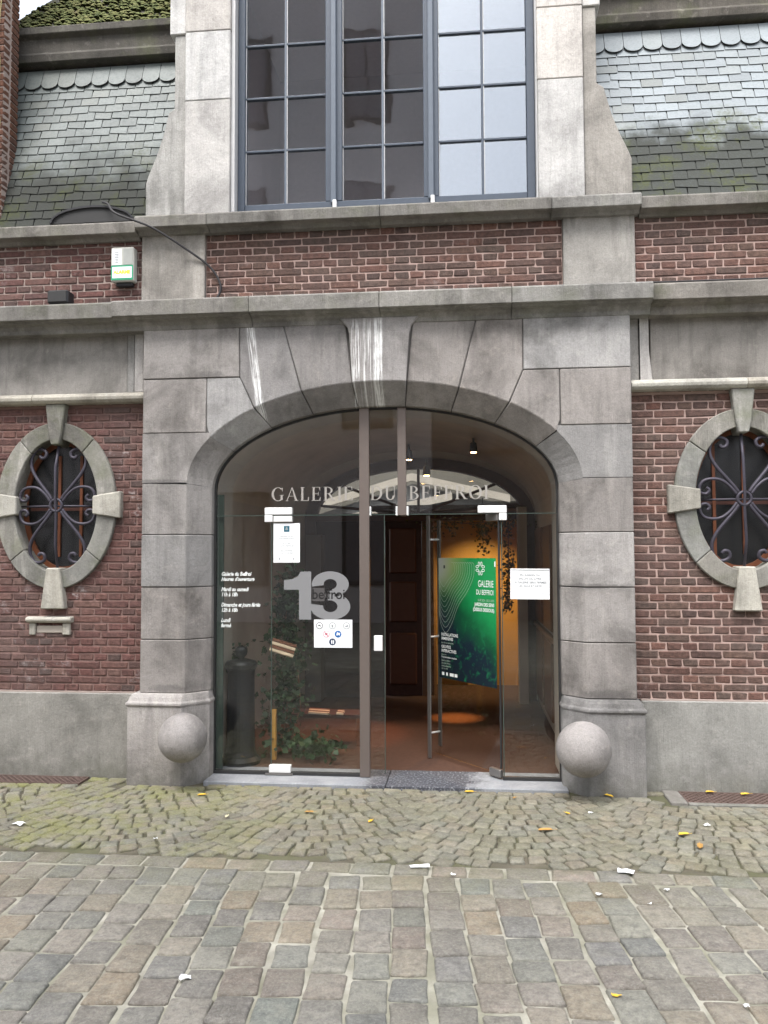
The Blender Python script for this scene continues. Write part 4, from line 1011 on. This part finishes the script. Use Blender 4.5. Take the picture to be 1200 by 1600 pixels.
# ------------------------------------------------------------------ things in and on the glass
bol = thing('bollard', 'black cast iron bollard with a ball top standing just inside the glass', 'bollard', (-1.80, .42, .015))
MB().lathe([(.155, 0), (.16, .03), (.13, .06), (.118, .10), (.112, .15), (.108, .70), (.113, .74), (.128, .76), (.13, .79), (.115, .81), (.06, .825)], seg=28).build('shaft', M['black_iron'], bol, smooth=False)
MB().lathe([(.03, .82), (.026, .84), (.045, .86), (.052, .885), (.045, .915), (.02, .93)], seg=20).build('finial', M['black_iron'], bol, smooth=True)
def notice(name, label, cat, x0, x1, z0, z1, tilt=0.):
    o = thing(name, label, cat, ((x0+x1)/2, ya, (z0+z1)/2)); o.rotation_euler = (0, R(tilt), 0)
    w_, h_ = x1-x0, z1-z0; s_ = MB().box(-w_/2, w_/2, -.003, -.001, -h_/2, h_/2).build('sheet', M['paper'], o); return o, w_, h_
o, w_, h_ = notice('price_notice', 'tall white notice with a small teal square, under the left white fitting', 'notice', -1.457, -1.251, 1.622, 1.923)
MB().box(-.022, .022, -.0042, -.0035, .085, .13).build('logo', M['ink_teal'], o)
text_mesh('\u25b2', .03, M['paper'], 'lettering', o, (-.01, -.0045, .1)) if False else None
MB().add([(-.012, -.0046, .098), (.012, -.0046, .098), (.004, -.0046, .124), (-.004, -.0046, .124)], [(0, 1, 2, 3)]).build('logo_mark', M['ink_grey'], o)
for i, s in enumerate(['PREMIER PLAN', 'INFORMATIONS', None, 'ACCUEIL', 'TARIF VISITEURS', None, 'BILLETTERIE', 'PAR LE MUSEE']):
    if s: text_mesh(s, .0165, M['ink_grey'], 'lettering', o, (0, -.0042, .045-i*.0185), 'CENTER')
MB().box(-.058, -.05, -.0042, -.0035, -.13, -.112).build('logo_mark', M['ink_grey'], o); MB().box(.052, .06, -.0042, -.0035, -.13, -.115).build('logo_mark', M['ink_grey'], o)
o, w_, h_ = notice('rules_notice', 'white sheet of six round pictograms taped below the grey number', 'notice', -1.141, -.847, .977, 1.188)
def disc(x, z, r_, mat, ringm=None, y=-.0042):
    MB().lathe([(r_, -.0003), (r_, .0003)], seg=22).mesh('x')
    mb = MB(); n = 22; mb.add([(x+r_*math.cos(2*math.pi*k/n), y, z+r_*math.sin(2*math.pi*k/n)) for k in range(n)], [tuple(range(n))]); return mb.build('pictogram', mat, o)
for (x, z, mt, inner_) in ((-.105, .06, 'ink', 'paper'), (-.005, .06, 'ink_grey', 'paper'), (.103, .06, 'ink_grey', 'paper'), (-.052, -.003, 'ink_pink', 'paper'), (.038, -.003, 'ink_blue', 'ink_blue'), (-.005, -.062, 'ink_navy', 'ink_navy')):
    disc(x, z, .026, M[mt]); 
    if inner_ == 'paper': disc(x, z, .0215, M['paper'], y=-.0046)
# little figures in the discs
fg = lambda pts, mt: MB().add([(a, -.005, b) for a, b in pts], [tuple(range(len(pts)))]).build('pictogram_figure', M[mt], o)
fg([(-.117, .052), (-.112, .066), (-.100, .067), (-.093, .052), (-.099, .054), (-.104, .060), (-.112, .056)], 'ink')
fg([(-.009, .045), (-.003, .046), (.002, .062), (-.002, .070), (-.006, .062), (-.014, .066)], 'ink_grey')
fg([(.092, .052), (.112, .050), (.116, .064), (.106, .066), (.100, .058), (.092, .060)], 'ink_grey')
fg([(-.064, -.012), (-.045, -.012), (-.040, .004), (-.052, .008), (-.062, .002)], 'ink_pink')
fg([(-.068, .011), (-.064, .015), (-.036, -.017), (-.040, -.021)], 'ink_pink')
fg([(.024, -.012), (.034, -.014), (.038, -.004), (.048, -.016), (.056, .008), (.044, .004), (.034, .014), (.028, .004)], 'paper')
fg([(-.013, -.078), (-.006, -.078), (-.005, -.055), (-.009, -.044), (-.016, -.056)], 'paper'); fg([(.0, -.078), (.007, -.078), (.008, -.052), (.003, -.046), (-.001, -.056)], 'paper')
o, w_, h_ = notice('landscape_notice', 'white landscape notice taped on the right fixed pane', 'notice', .341, .629, 1.345, 1.572, .6)
MB().box(-.14, .14, -.0042, -.0035, .100, .106).build('tape', M['ink_grey'], o)
for i, (s, z) in enumerate([('EN RAISON DU', .058), ('SALON DU LIVRE', .032), ('LA GALERIE SERA FERMEE', .004), ('LES 22/23 ET 24/10', -.022)]): text_mesh(s, .0215, M['ink_grey'], 'lettering', o, (0, -.0045, z), 'CENTER', bold=.0003)
text_mesh('merci', .014, M['ink_grey'], 'lettering', o, (.08, -.0045, -.075))

# green poster on the open door (its origin stands on the leaf)
po = thing('poster', 'tall green exhibition poster with pale contour lines on the open glass door', 'poster')
po.matrix_world = Matrix.Translation((.262, .10, 0)) @ Matrix.Rotation(A, 4, 'Z') @ Matrix.Translation((-.375, -.009, 1.165))
PW, PH = .69, .97
def poster_mat():
    b = NB('green poster print'); X = b.xyz(b.obj()); p = b.obj()
    u = b.rmp(X[0], -PW/2, PW/2); v = b.rmp(X[2], -PH/2, PH/2); n = b.noise(p, 5, 5, .6); n2 = b.noise(p, 18, 5, .6, .8)
    vv = b.math('ADD', v, b.math('ADD', b.math('MULTIPLY', b.math('SUBTRACT', n, .5), .35), b.math('MULTIPLY', b.math('SUBTRACT', u, .5), .45)))
    c = b.ramp(vv, [(.0, (.006, .012, .02)), (.32, (.006, .016, .026)), (.5, (.004, .075, .028)), (.72, (.006, .22, .06)), (1., (.012, .25, .07))])
    gl = b.math('MULTIPLY', b.rmp(v, .62, 1.0, smooth=True), b.rmp(u, .62, .05, smooth=True)); c = b.mix(gl, c, (.34, .38, .13))
    gl2 = b.math('MULTIPLY', b.rmp(v, .68, .95, smooth=True), b.rmp(u, .32, .0, smooth=True)); c = b.mix(gl2, c, (.34, .36, .33))
    sp = b.math('MULTIPLY', b.rmp(n2, .54, .70), b.rmp(v, .62, .35)); c = b.mix(b.math('MULTIPLY', sp, .8), c, (.01, .15, .06))
    b.bsdf(c, .38, spec=.4); return b.m
MB().box(-PW/2, PW/2, -.001, .001, -PH/2, PH/2).build('sheet', poster_mat(), po)
M['line'] = plain('pale print line', (.42, .50, .42), .6)
def ribbon(pts, w_, mat, parent, y=-.0018, name='contour_line'):
    mb = MB(); P_ = [Vector(p) for p in pts]; V = []
    for i, p in enumerate(P_):
        t = (P_[min(i+1, len(P_)-1)]-P_[max(i-1, 0)]).normalized(); n_ = Vector((-t.y, t.x))*w_/2; V += [(p.x+n_.x, y, p.y+n_.y), (p.x-n_.x, y, p.y-n_.y)]
    mb.add(V, [(2*i, 2*i+1, 2*i+3, 2*i+2) for i in range(len(P_)-1)]); return mb.build(name, mat, parent)
lines = MB()
def cr(ctrl, k=6):
    out = []; P_ = [Vector(p) for p in ctrl]
    for i in range(len(P_)-1):
        p0, p1, p2, p3 = P_[max(i-1, 0)], P_[i], P_[i+1], P_[min(i+2, len(P_)-1)]
        for q in range(k):
            t = q/k; out.append(.5*((2*p1)+(-p0+p2)*t+(2*p0-5*p1+4*p2-p3)*t*t+(-p0+3*p1-3*p2+p3)*t**3))
    return out+[P_[-1]]
V_ = []; 
for k in range(10):
    f_ = k/9.; g_ = 1-f_
    u_ = [(0.0, .86-.30*f_), (.03+.01*f_, .80-.36*f_), (.09+.04*f_, .76-.38*f_), (.14+.10*f_, .79-.33*f_), (.20+.16*f_, .83-.22*f_), (.28+.24*f_, .87-.14*f_), (.30+.33*f_, .91-.06*f_), (.28+.36*f_, .955-.01*f_), (.24+.36*f_, .965)]
    pts = [(-PW/2+a*PW, -PH/2+b*PH) for a, b in u_]; q = cr(pts); o_ = ribbon(q, .0026, M['line'], None); me = o_.data
    off = len(lines.v); lines.v += [tuple(v.co) for v in me.vertices]; lines.f += [tuple(i+off for i in p.vertices) for p in me.polygons]; bpy.data.objects.remove(o_)
lines.build('contour_lines', M['line'], po, kind='stuff')
# emblem: four-lobed cross of outlined petals
em = MB(); ex, ez = .17, .405
for k in range(4):
    a = R(90*k); 
    for s in (-1, 1):
        pts = [(ex+math.cos(a)*(.018+.016*(1-math.cos(t)))-math.sin(a)*s*.014-math.sin(a)*.009*math.sin(t)*s*-1*-1, ez+math.sin(a)*(.018+.016*(1-math.cos(t)))+math.cos(a)*s*.014+math.cos(a)*.009*math.sin(t)*s) for t in [2*math.pi*i/12 for i in range(13)]]
        o_ = ribbon(pts, .005, M['line'], None); me = o_.data; off = len(em.v); em.v += [tuple(v.co) for v in me.vertices]; em.f += [tuple(i+off for i in p.vertices) for p in me.polygons]; bpy.data.objects.remove(o_)
em.build('emblem', M['vinyl_white'], po)
TY = -.0022
text_mesh('GALERIE', .072, M['vinyl_white'], 'lettering', po, (.32, TY, .265), 'RIGHT', sx=.66)
text_mesh('DU BEFFROI', .056, M['vinyl_white'], 'lettering', po, (.32, TY, .205), 'RIGHT', sx=.66)
text_mesh('21.07.2024 - 05.01.2025', .024, M['line'], 'lettering', po, (.325, TY, .155), 'RIGHT', sx=.8)
text_mesh('JARDIN DES SENS', .036, M['vinyl_white'], 'lettering', po, (.325, TY, .118), 'RIGHT', sx=.8, bold=.0008)
text_mesh('(DESSUS DESSOUS)', .036, M['vinyl_white'], 'lettering', po, (.325, TY, .078), 'RIGHT', sx=.8, bold=.0008)
for i, (s, z, sz) in enumerate([('INSTALLATIONS', -.145, .034), ('IMMERSIVES', -.178, .034), ('Jeux & sons sensoriels', -.206, .02), ('OEUVRES', -.243, .034), ('INTERACTIVES', -.276, .034), ('Entree libre', -.300, .016), ('Programmation complete', -.322, .022), ('Galerie du Beffroi', -.348, .018), ('place Saint-Aubain', -.370, .018), ('mardi au dimanche', -.392, .018), ('de 11h a 18h', -.414, .018)]):
    text_mesh(s, sz, M['vinyl_white'] if sz > .02 else M['line'], 'lettering', po, (-.315, TY, z), sx=.85, bold=.0006 if sz > .03 else 0)
for x, w1 in ((-.31, .03), (-.255, .02), (-.21, .05), (-.15, .035)): MB().box(x, x+w1, TY-.0001, TY+.0001, -.462, -.437).build('logo', M['vinyl_white'], po)
MB().box(.333, .343, -.004, .0, .42, .46).build('tape', M['paper'], po); MB().box(-.28, -.262, -.003, 0, .40, .425).build('peg', M['black_plastic'], po)

# plants
def leaf_cloud(name, label, cat, centres, n, mat, size=(.02, .045), seed=1, vines=None, stem_mat=None):
    t = thing(name, label, cat, centres[0][0]); base = Vector(centres[0][0]); rr = random.Random(seed); mb = MB()
    for i in range(n):
        c, rad = rr.choice(centres); p = Vector(c)-base+Vector((rr.gauss(0, rad[0]), rr.gauss(0, rad[1]), rr.gauss(0, rad[2])))
        s = rr.uniform(*size); e = Matrix.Rotation(rr.uniform(0, 6.3), 3, 'Z') @ Matrix.Rotation(rr.uniform(-1.2, 1.2), 3, 'X') @ Matrix.Rotation(rr.uniform(0, 6.3), 3, 'Y')
        q = [(0, 0, -s), (s*.55, 0, -s*.3), (s*.7, 0, .25*s), (s*.2, 0, .3*s), (0, 0, s), (-s*.2, 0, .3*s), (-s*.7, 0, .25*s), (-s*.55, 0, -s*.3)]
        mb.add([p+e @ Vector(v) for v in q], [(0, 1, 2, 3, 5, 6, 7), (3, 4, 5)])
    mb.build('foliage', mat, t)
    if vines:
        vb = MB()
        for v in vines: vb.tube([Vector(q)-base for q in v], .006, 5)
        vb.build('stem', M['wood_brown'], t)
    return t
leaf_cloud('potted_shrub', 'dark leafy climbing plant behind the black bollard', 'plant', [((-1.55, .75, .35), (.09, .12, .15)), ((-1.50, .8, .75), (.07, .1, .15)), ((-1.52, .8, 1.15), (.06, .08, .14)), ((-1.42, .7, .12), (.16, .1, .05)), ((-1.47, .75, 1.35), (.06, .06, .12)), ((-1.5, .8, .95), (.10, .08, .18)), ((-1.48, .7, .55), (.10, .08, .2)), ((-1.2, .6, .10), (.10, .1, .03)), ((-1.93, .75, .75), (.03, .1, .06))], 1500, M['leaf'], seed=2,
    vines=[[(-1.55, .8, 0), (-1.5, .8, .5), (-1.55, .8, 1.0), (-1.45, .8, 1.5)], [(-1.5, .75, 0), (-1.38, .75, .4), (-1.42, .75, .9)]])
leaf_cloud('ivy_garland', 'olive ivy garland hanging beside the ochre panel at the back right', 'plant', [((.42, 3.2, 2.02), (.16, .03, .05)), ((.50, 3.2, 1.75), (.045, .03, .14)), ((.50, 3.2, 1.45), (.035, .03, .12)), ((.22, 3.2, 1.9), (.05, .03, .1)), ((-.2, 3.2, 2.0), (.14, .03, .06)), ((.48, 3.2, 1.15), (.03, .03, .06))], 700, M['leaf_warm'], (.015, .032), seed=3,
    vines=[[(-.4, 3.2, 2.08), (.0, 3.2, 2.02), (.5, 3.2, 2.05)], [(.5, 3.2, 2.05), (.5, 3.2, 1.5), (.48, 3.2, 1.1)]])
# trestle stick, art crates in the left of the passage
MB().box(-.02, .02, -.02, .02, 0, .40).build('wooden_stake', M['yellow'], cat='stake', label='short pale wooden stake standing beside the black bollard').location = (-1.56, .55, .015)
for (lx, ly, lz, rx, ry, rz, sx, sy, lb) in ((-1.475, .50, .925, 50, 18, 12, .20, .13, 'small striped wooden board hanging among the leaves'), (-1.27, 1.02, .315, 12, 4, 5, .18, .10, 'lit wooden board lying low on the floor rack'), (-1.08, 1.02, .31, 12, 4, -5, .06, .08, 'tiny pale wooden block beside the low board')):
    t = MB()
    o = thing('wooden_board', lb, 'board', (lx, ly, lz)); o.rotation_euler = (R(rx), R(ry), R(rz))
    for k in range(4): MB().box(-sx/2, sx/2, -sy/2+k*sy/4, -sy/2+(k+.8)*sy/4, -.008, .008).build('slat', M['lit_wood'] if k % 2 == 0 else M['wood_orange'], o)
tb = thing('low_table', 'low dark red display rack on the passage floor behind the shrub', 'table', (-1.25, 1.15, .015))
MB().box(-.35, .35, -.12, .12, .24, .27).build('tabletop', M['wood_dark'], tb)
for x in (-.32, .32):
    for y in (-.1, .1): MB().box(x-.015, x+.015, y-.015, y+.015, 0, .24).build('leg', M['wood_orange'], tb)

# ------------------------------------------------------------------ fixtures on the facade
al = thing('alarm_box', 'pale alarm box with a green bordered yellow label on the brick band', 'alarm', (-2.62, 0, 3.93))
MB().box(-.092, .092, -.075, 0, -.125, .145).build('casing', M['fitting'] if False else plain('aged white plastic', (.46, .46, .42), .5), al, bevel=.008)
MB().box(-.082, -.005, -.0775, -.0755, .005, .13).build('paper_panel', M['paper'], al)
MB().box(.008, .082, -.0775, -.0755, .005, .13).build('grey_panel', plain('grey film', (.33, .34, .32), .5), al)
mb = MB()
for i in range(7): mb.box(-.06+.004*(i < 3), -.028-.004*(i < 3), -.0785, -.0778, .02+i*.013, .026+i*.013)
mb.build('printed_text', M['ink_grey'], al)
gb = plain('green print', (.03, .30, .16), .5)
MB().box(-.088, .088, -.0775, -.0755, -.115, .0).build('green_border', gb, al); MB().box(-.078, .078, -.0785, -.0777, -.100, -.012).build('label_field', M['paper'], al)
text_mesh('ALARME', .036, plain('yellow print', (.75, .72, .02), .5), 'lettering', al, (0, -.0795, -.066), 'CENTER', bold=.002)
MB().box(-.06, .07, -.05, 0, -.155, -.125).build('bracket', M['black_plastic'], al, bevel=.005)
fl_ = thing('floodlight', 'small black floodlight box standing on the cornice at the far left', 'lamp', (-3.11, -.08, 3.60))
MB().box(-.085, .085, -.06, .05, .03, .135).build('housing', M['black_plastic'], fl_, bevel=.012); MB().box(-.03, .03, -.02, .04, 0, .03).build('bracket', M['black_plastic'], fl_); MB().box(-.075, .075, -.066, -.06, .04, .125).build('lens', M['seal'], fl_, bevel=.004)
def cable(label, pts, r_=.0065):
    q = [Vector(p) for p in pts]; out = []
    for i in range(len(q)-1):
        p0, p1, p2, p3 = q[max(i-1, 0)], q[i], q[i+1], q[min(i+2, len(q)-1)]
        for k in range(8):
            t = k/8; out.append(.5*((2*p1)+(-p0+p2)*t+(2*p0-5*p1+4*p2-p3)*t*t+(-p0+3*p1-3*p2+p3)*t**3))
    out.append(q[-1]); MB().tube(out, r_, 8).build('cable', M['cable'], smooth=True, cat='cable', label=label)
cable('black cable looping from the eyebrow vent down over the stone block', [(-2.80, -.04, 4.455), (-2.72, -.12, 4.40), (-2.62, -.19, 4.29), (-2.35, -.17, 4.18), (-2.1, -.08, 4.03), (-1.93, -.03, 3.90), (-1.855, -.02, 3.77), (-1.87, -.02, 3.68), (-1.92, -.03, 3.64)], .009)
cable('thin black cable lying along the left of the lower cornice', [(-5.0, -.06, 3.63), (-3.6, -.055, 3.64), (-3.0, -.06, 3.635), (-2.5, -.06, 3.65), (-1.9, -.04, 3.64), (-1.0, -.03, 3.65), (.7, -.03, 3.66), (1.8, -.025, 3.66), (3.5, -.02, 3.66)], .007)

# ------------------------------------------------------------------ cellar grates
def grate(label, x0, x1, y0, y1, curb_):
    t = thing('cellar_grate', label, 'grate', ((x0+x1)/2, (y0+y1)/2, 0)); hx, hy = (x1-x0)/2, (y1-y0)/2
    mb = MB(); s = .045; d = hy*2
    n = int((hx*2+d)/s)
    for k in range(-2, n+2):
        for sg in (1, -1):
            xa = -hx-d+k*s; a = (xa, -hy); b = (xa+d, hy)
            # clip to the frame
            t0 = max(0, (-hx-xa)/d); t1 = min(1, (hx-xa)/d)
            if t1 <= t0: continue
            p = (xa+d*t0, -hy+2*hy*t0); q = (xa+d*t1, -hy+2*hy*t1)
            if sg < 0: p, q = (p[0], -p[1]), (q[0], -q[1])
            dx, dy = q[0]-p[0], q[1]-p[1]; L = math.hypot(dx, dy); nx, ny = -dy/L*.0045, dx/L*.0045
            zt = -.002 if sg > 0 else -.0035
            mb.add([(p[0]+nx, p[1]+ny, zt), (p[0]-nx, p[1]-ny, zt), (q[0]-nx, q[1]-ny, zt), (q[0]+nx, q[1]+ny, zt), (p[0]+nx, p[1]+ny, -.016), (p[0]-nx, p[1]-ny, -.016), (q[0]-nx, q[1]-ny, -.016), (q[0]+nx, q[1]+ny, -.016)], [(0, 1, 2, 3), (0, 3, 7, 4), (1, 5, 6, 2)])
    mb.build('mesh_grid', M['grate'], t)
    f = MB(); f.box(-hx-.008, hx+.008, -hy-.008, -hy, -.02, .0015); f.box(-hx-.008, hx+.008, hy, hy+.008, -.02, .0015); f.box(-hx-.008, -hx, -hy, hy, -.02, .0015); f.box(hx, hx+.008, -hy, hy, -.02, .0015)
    f.build('frame', M['grate'], t); MB().box(-hx, hx, -hy, hy, -.0158, -.0150).build('pit', M['pit'], t)
    if curb_:
        MB().box(-hx-.125, -hx-.012, -hy-.03, hy+.01, -.03, .006).build('curb_stone', M['stone'], t, bevel=.005); MB().box(-hx-.01, hx, -hy-.055, -hy-.010, -.03, .004).build('curb_stone', M['plinth'], t, bevel=.004)
grate('rusty cellar grate with a stone edge at the foot of the right wall', 1.50, 3.2, -.27, -.03, True)
grate('dark cellar grate at the foot of the left wall by the moss', -4.6, -2.86, -.19, -.03, False)

# ------------------------------------------------------------------ litter
def gpt(px, py, z=.004):
    d = _f*1250+_r2*(px-600)-_u2*(py-800); t = (z-CAM.z)/d.z; return CAM+d*t
yel = plain('yellow leaf', (.70, .46, .05), .6, var=.3, scale=60); yel2 = plain('brown yellow leaf', (.42, .24, .07), .6, var=.3, scale=60); pal = plain('pale dry leaf', (.62, .56, .38), .6)
def leaf(x, y, s, rot_, mat, label, seed):
    rr = random.Random(seed); pts = []
    for i in range(14):
        t = 2*math.pi*i/14; r0 = s*(.62+.38*abs(math.cos(t)))*(1+rr.uniform(-.12, .12)); pts.append((r0*math.cos(t), .6*r0*math.sin(t)))
    V = [(a, b, .004+abs(b)*.35+rr.uniform(0, .002)) for a, b in pts]+[(0, 0, .002)]+[(a, b, .0025+abs(b)*.35) for a, b in pts]+[(0, 0, .0005)]
    F = [(i, (i+1) % 14, 14) for i in range(14)]+[(15+(i+1) % 14, 15+i, 29) for i in range(14)]
    V += [(s*.9, -.001, .003), (s*1.6, .004, .006), (s*1.6, -.001, .006), (s*.9, .002, .003)]; F.append((30, 32, 31, 33))
    o = MB().add(V, F).build('fallen_leaf', mat, cat='leaf', label=label, group='fallen leaves on the paving'); o.location = (x, y, .006); o.rotation_euler = (0, 0, rot_)
LV = [(-1.84, -.42, .03, .4, yel, 'yellow leaf lying on the small setts in front of the left pier'), (-.60, -.86, .024, 1.2, yel, 'pale yellow leaf on the small setts below the bronze post'),
      (.02, -.19, .032, .1, yel, 'yellow leaf just in front of the threshold below the open door'), (.98, -.20, .035, 2.4, yel, 'yellow leaf close to the right pedestal'),
      (.48, -.93, .045, .2, yel2, 'long ochre leaf on the small setts right of the doorway'), (1.29, -.93, .035, .3, yel, 'bright yellow leaf below the right cellar grate'),
      (1.33, -1.12, .038, 1.3, yel2, 'orange brown leaf just below the bright yellow one'), (.33, -.30, .018, .9, yel2, 'tiny brown leaf near the right end of the threshold'),
      (.65, -.60, .02, 2.2, yel, 'small yellow leaf between the doorway and the right ball'), (1.93, -.08, .035, .3, yel, 'yellow leaf lying on the right grate near its end'), (1.70, -.05, .03, .1, yel, 'yellow leaf on the middle of the right grate'),
      (-1.53, -.85, .022, 1.5, pal, 'small pale dry leaf left on the mossy small setts'), (-1.02, -.72, .03, .1, yel2, 'reddish brown leaf on the small setts before the left pane')]
for i, (x, y, s, ro, mt, lb) in enumerate(LV): leaf(x, y, s, ro, mt, lb, i)
def scrap(px, py, w_, h_, rot_, label, mat=None, cat='litter', name='paper_scrap'):
    p = gpt(px, py); rr = random.Random(int(px)); n = 5; V = []
    for j in range(3):
        for i in range(n): V.append((-w_/2+w_*i/(n-1)+rr.uniform(-.004, .004), -h_/2+h_*j/2+rr.uniform(-.004, .004), .004+rr.uniform(0, .008)))
    F = [(j*n+i, j*n+i+1, (j+1)*n+i+1, (j+1)*n+i) for j in range(2) for i in range(n-1)]
    V2 = V+[(a, b, c-.0015) for a, b, c in V]; k = 3*n; F += [tuple(q+k for q in f[::-1]) for f in F]
    o = MB().add(V2, F).build(name, mat or M['paper'], cat=cat, label=label); o.location = (p.x, p.y, .004); o.rotation_euler = (0, 0, rot_)
scrap(656, 1355, .11, .035, .2, 'rolled white paper scrap lying before the doorway on the border course')
scrap(978, 1363, .085, .05, -.3, 'crumpled white paper scrap on the paving right of the doorway')
scrap(30, 1288, .05, .07, 1.2, 'pale paper scrap on the mossy setts at the left edge of the photo')
scrap(289, 1529, .05, .025, .2, 'white blot of chewing gum on the large setts at the lower left', cat='litter', name='chewing_gum')
scrap(963, 1557, .038, .014, .1, 'yellow cigarette end on the large setts at the lower right', yel, 'cigarette end', 'cigarette_end')
scrap(1104, 1290, .04, .03, .5, 'small bluish white scrap below the right grate')
scrap(1166, 1574, .018, .018, 0, 'white gum spot near the bottom right corner', name='chewing_gum')
scrap(936, 1399, .028, .018, 0, 'white gum spot above the large setts right of centre', name='chewing_gum')
scrap(1042, 1392, .028, .016, 0, 'white gum spot further right near the paving border', name='chewing_gum')
scrap(708, 1368, .022, .014, 0, 'white gum spot beside the rolled paper scrap', name='chewing_gum')
scrap(1015, 1414, .02, .014, 0, 'pale gum spot on the last large sett row below the crumpled paper', name='chewing_gum')
scrap(923, 1271, .03, .018, .3, 'pale flat scrap between the right pedestal and its grate')
scrap(243, 1311, .022, .014, .3, 'tiny white scrap on the small setts at the left')

# ------------------------------------------------------------------ neighbouring building at the left
nb = thing('neighbour_building', 'orange red brick building rising at the left edge with bare ivy stems', 'building', (0, 0, 0))
wn = MB().box(-8, -3.675, .007, .2, 4.36, 9).build('brick_wall', M['mortar_grey'], nb)
pls = []; k = 0
while 4.37+k*.0579 < 7.2:
    z = 4.37+k*.0579; L = .2212 if k % 2 else .1106; x = -3.675
    first = .11 if k % 2 else .11
    while x > -4.7:
        LL = .1106 if (k % 2 and x == -3.675) else L
        pls.append((random.randrange(6)+(6 if LL < .2 else 0), Matrix.Translation((x-LL/2+.006, random.uniform(-.004, .002), z+.029)), (1, 1, 1), shown_area((x-LL/2, 0, z), LL, .048))); x -= LL
    # side face headers
    pls.append((6, Matrix.Translation((-3.667, .16, z+.029)) @ Matrix.Rotation(R(90), 4, 'Z'), (1, 1, 1), 0)); k += 1
scatter('brick', bvars(M['brick_n']), pls, M['brick_n'], wn, 80, 'brickwork')
vb = MB(); rr = random.Random(9)
for s in range(5):
    x = -3.70-.05*s+rr.uniform(-.02, .02); p = []
    for i in range(16): p.append((x+rr.uniform(-.02, .02), -.012, 4.33+i*.17))
    vb.tube(p, .004+.002*rr.random(), 5)
vb.build('ivy_stem', plain('pale dry ivy stem', (.30, .27, .13), .9), nb)
MB().box(-8, -3.6, -.1, .4, 9, 9.4).build('roof', M['lead'], nb)

# ------------------------------------------------------------------ the other side of the street (mirrored in the glass)
def opp(label, x0, x1, y0, h, mat, nwin, floors):
    t = thing('street_building', label, 'building', ((x0+x1)/2, y0, 0))
    wdt = x1-x0; MB().box(-wdt/2, wdt/2, -5, 0, 0, h).build('wall', mat, t)
    fh = h/floors
    for f in range(floors):
        for i in range(nwin):
            cx = -wdt/2+(i+.5)*wdt/nwin; z = f*fh+.9
            w_ = MB().box(cx-.62, cx+.62, .0, .05, z, z+fh*.6).build('window', M['beige'], t); MB().box(cx-.52, cx-.03, .05, .07, z+.1, z+fh*.6-.1).build('pane', M['win_dim'], w_); MB().box(cx+.03, cx+.52, .05, .07, z+.1, z+fh*.6-.1).build('pane', M['win_dim'], w_)
    MB().box(-wdt/2-.2, wdt/2+.2, -5.2, .25, h, h+.4).build('cornice', M['beige'], t)
opp('tall brown building across the street, seen only mirrored in the glass', -16, -.78, -13, 19, plain('grey render wall', (.62, .57, .55), .9, var=.3, scale=.6), 5, 5)
opp('lower building across the street to the right, seen only mirrored', -1.0, 14, -14, 6.5, plain('grey render', (.25, .22, .20), .9, scale=2), 4, 2)
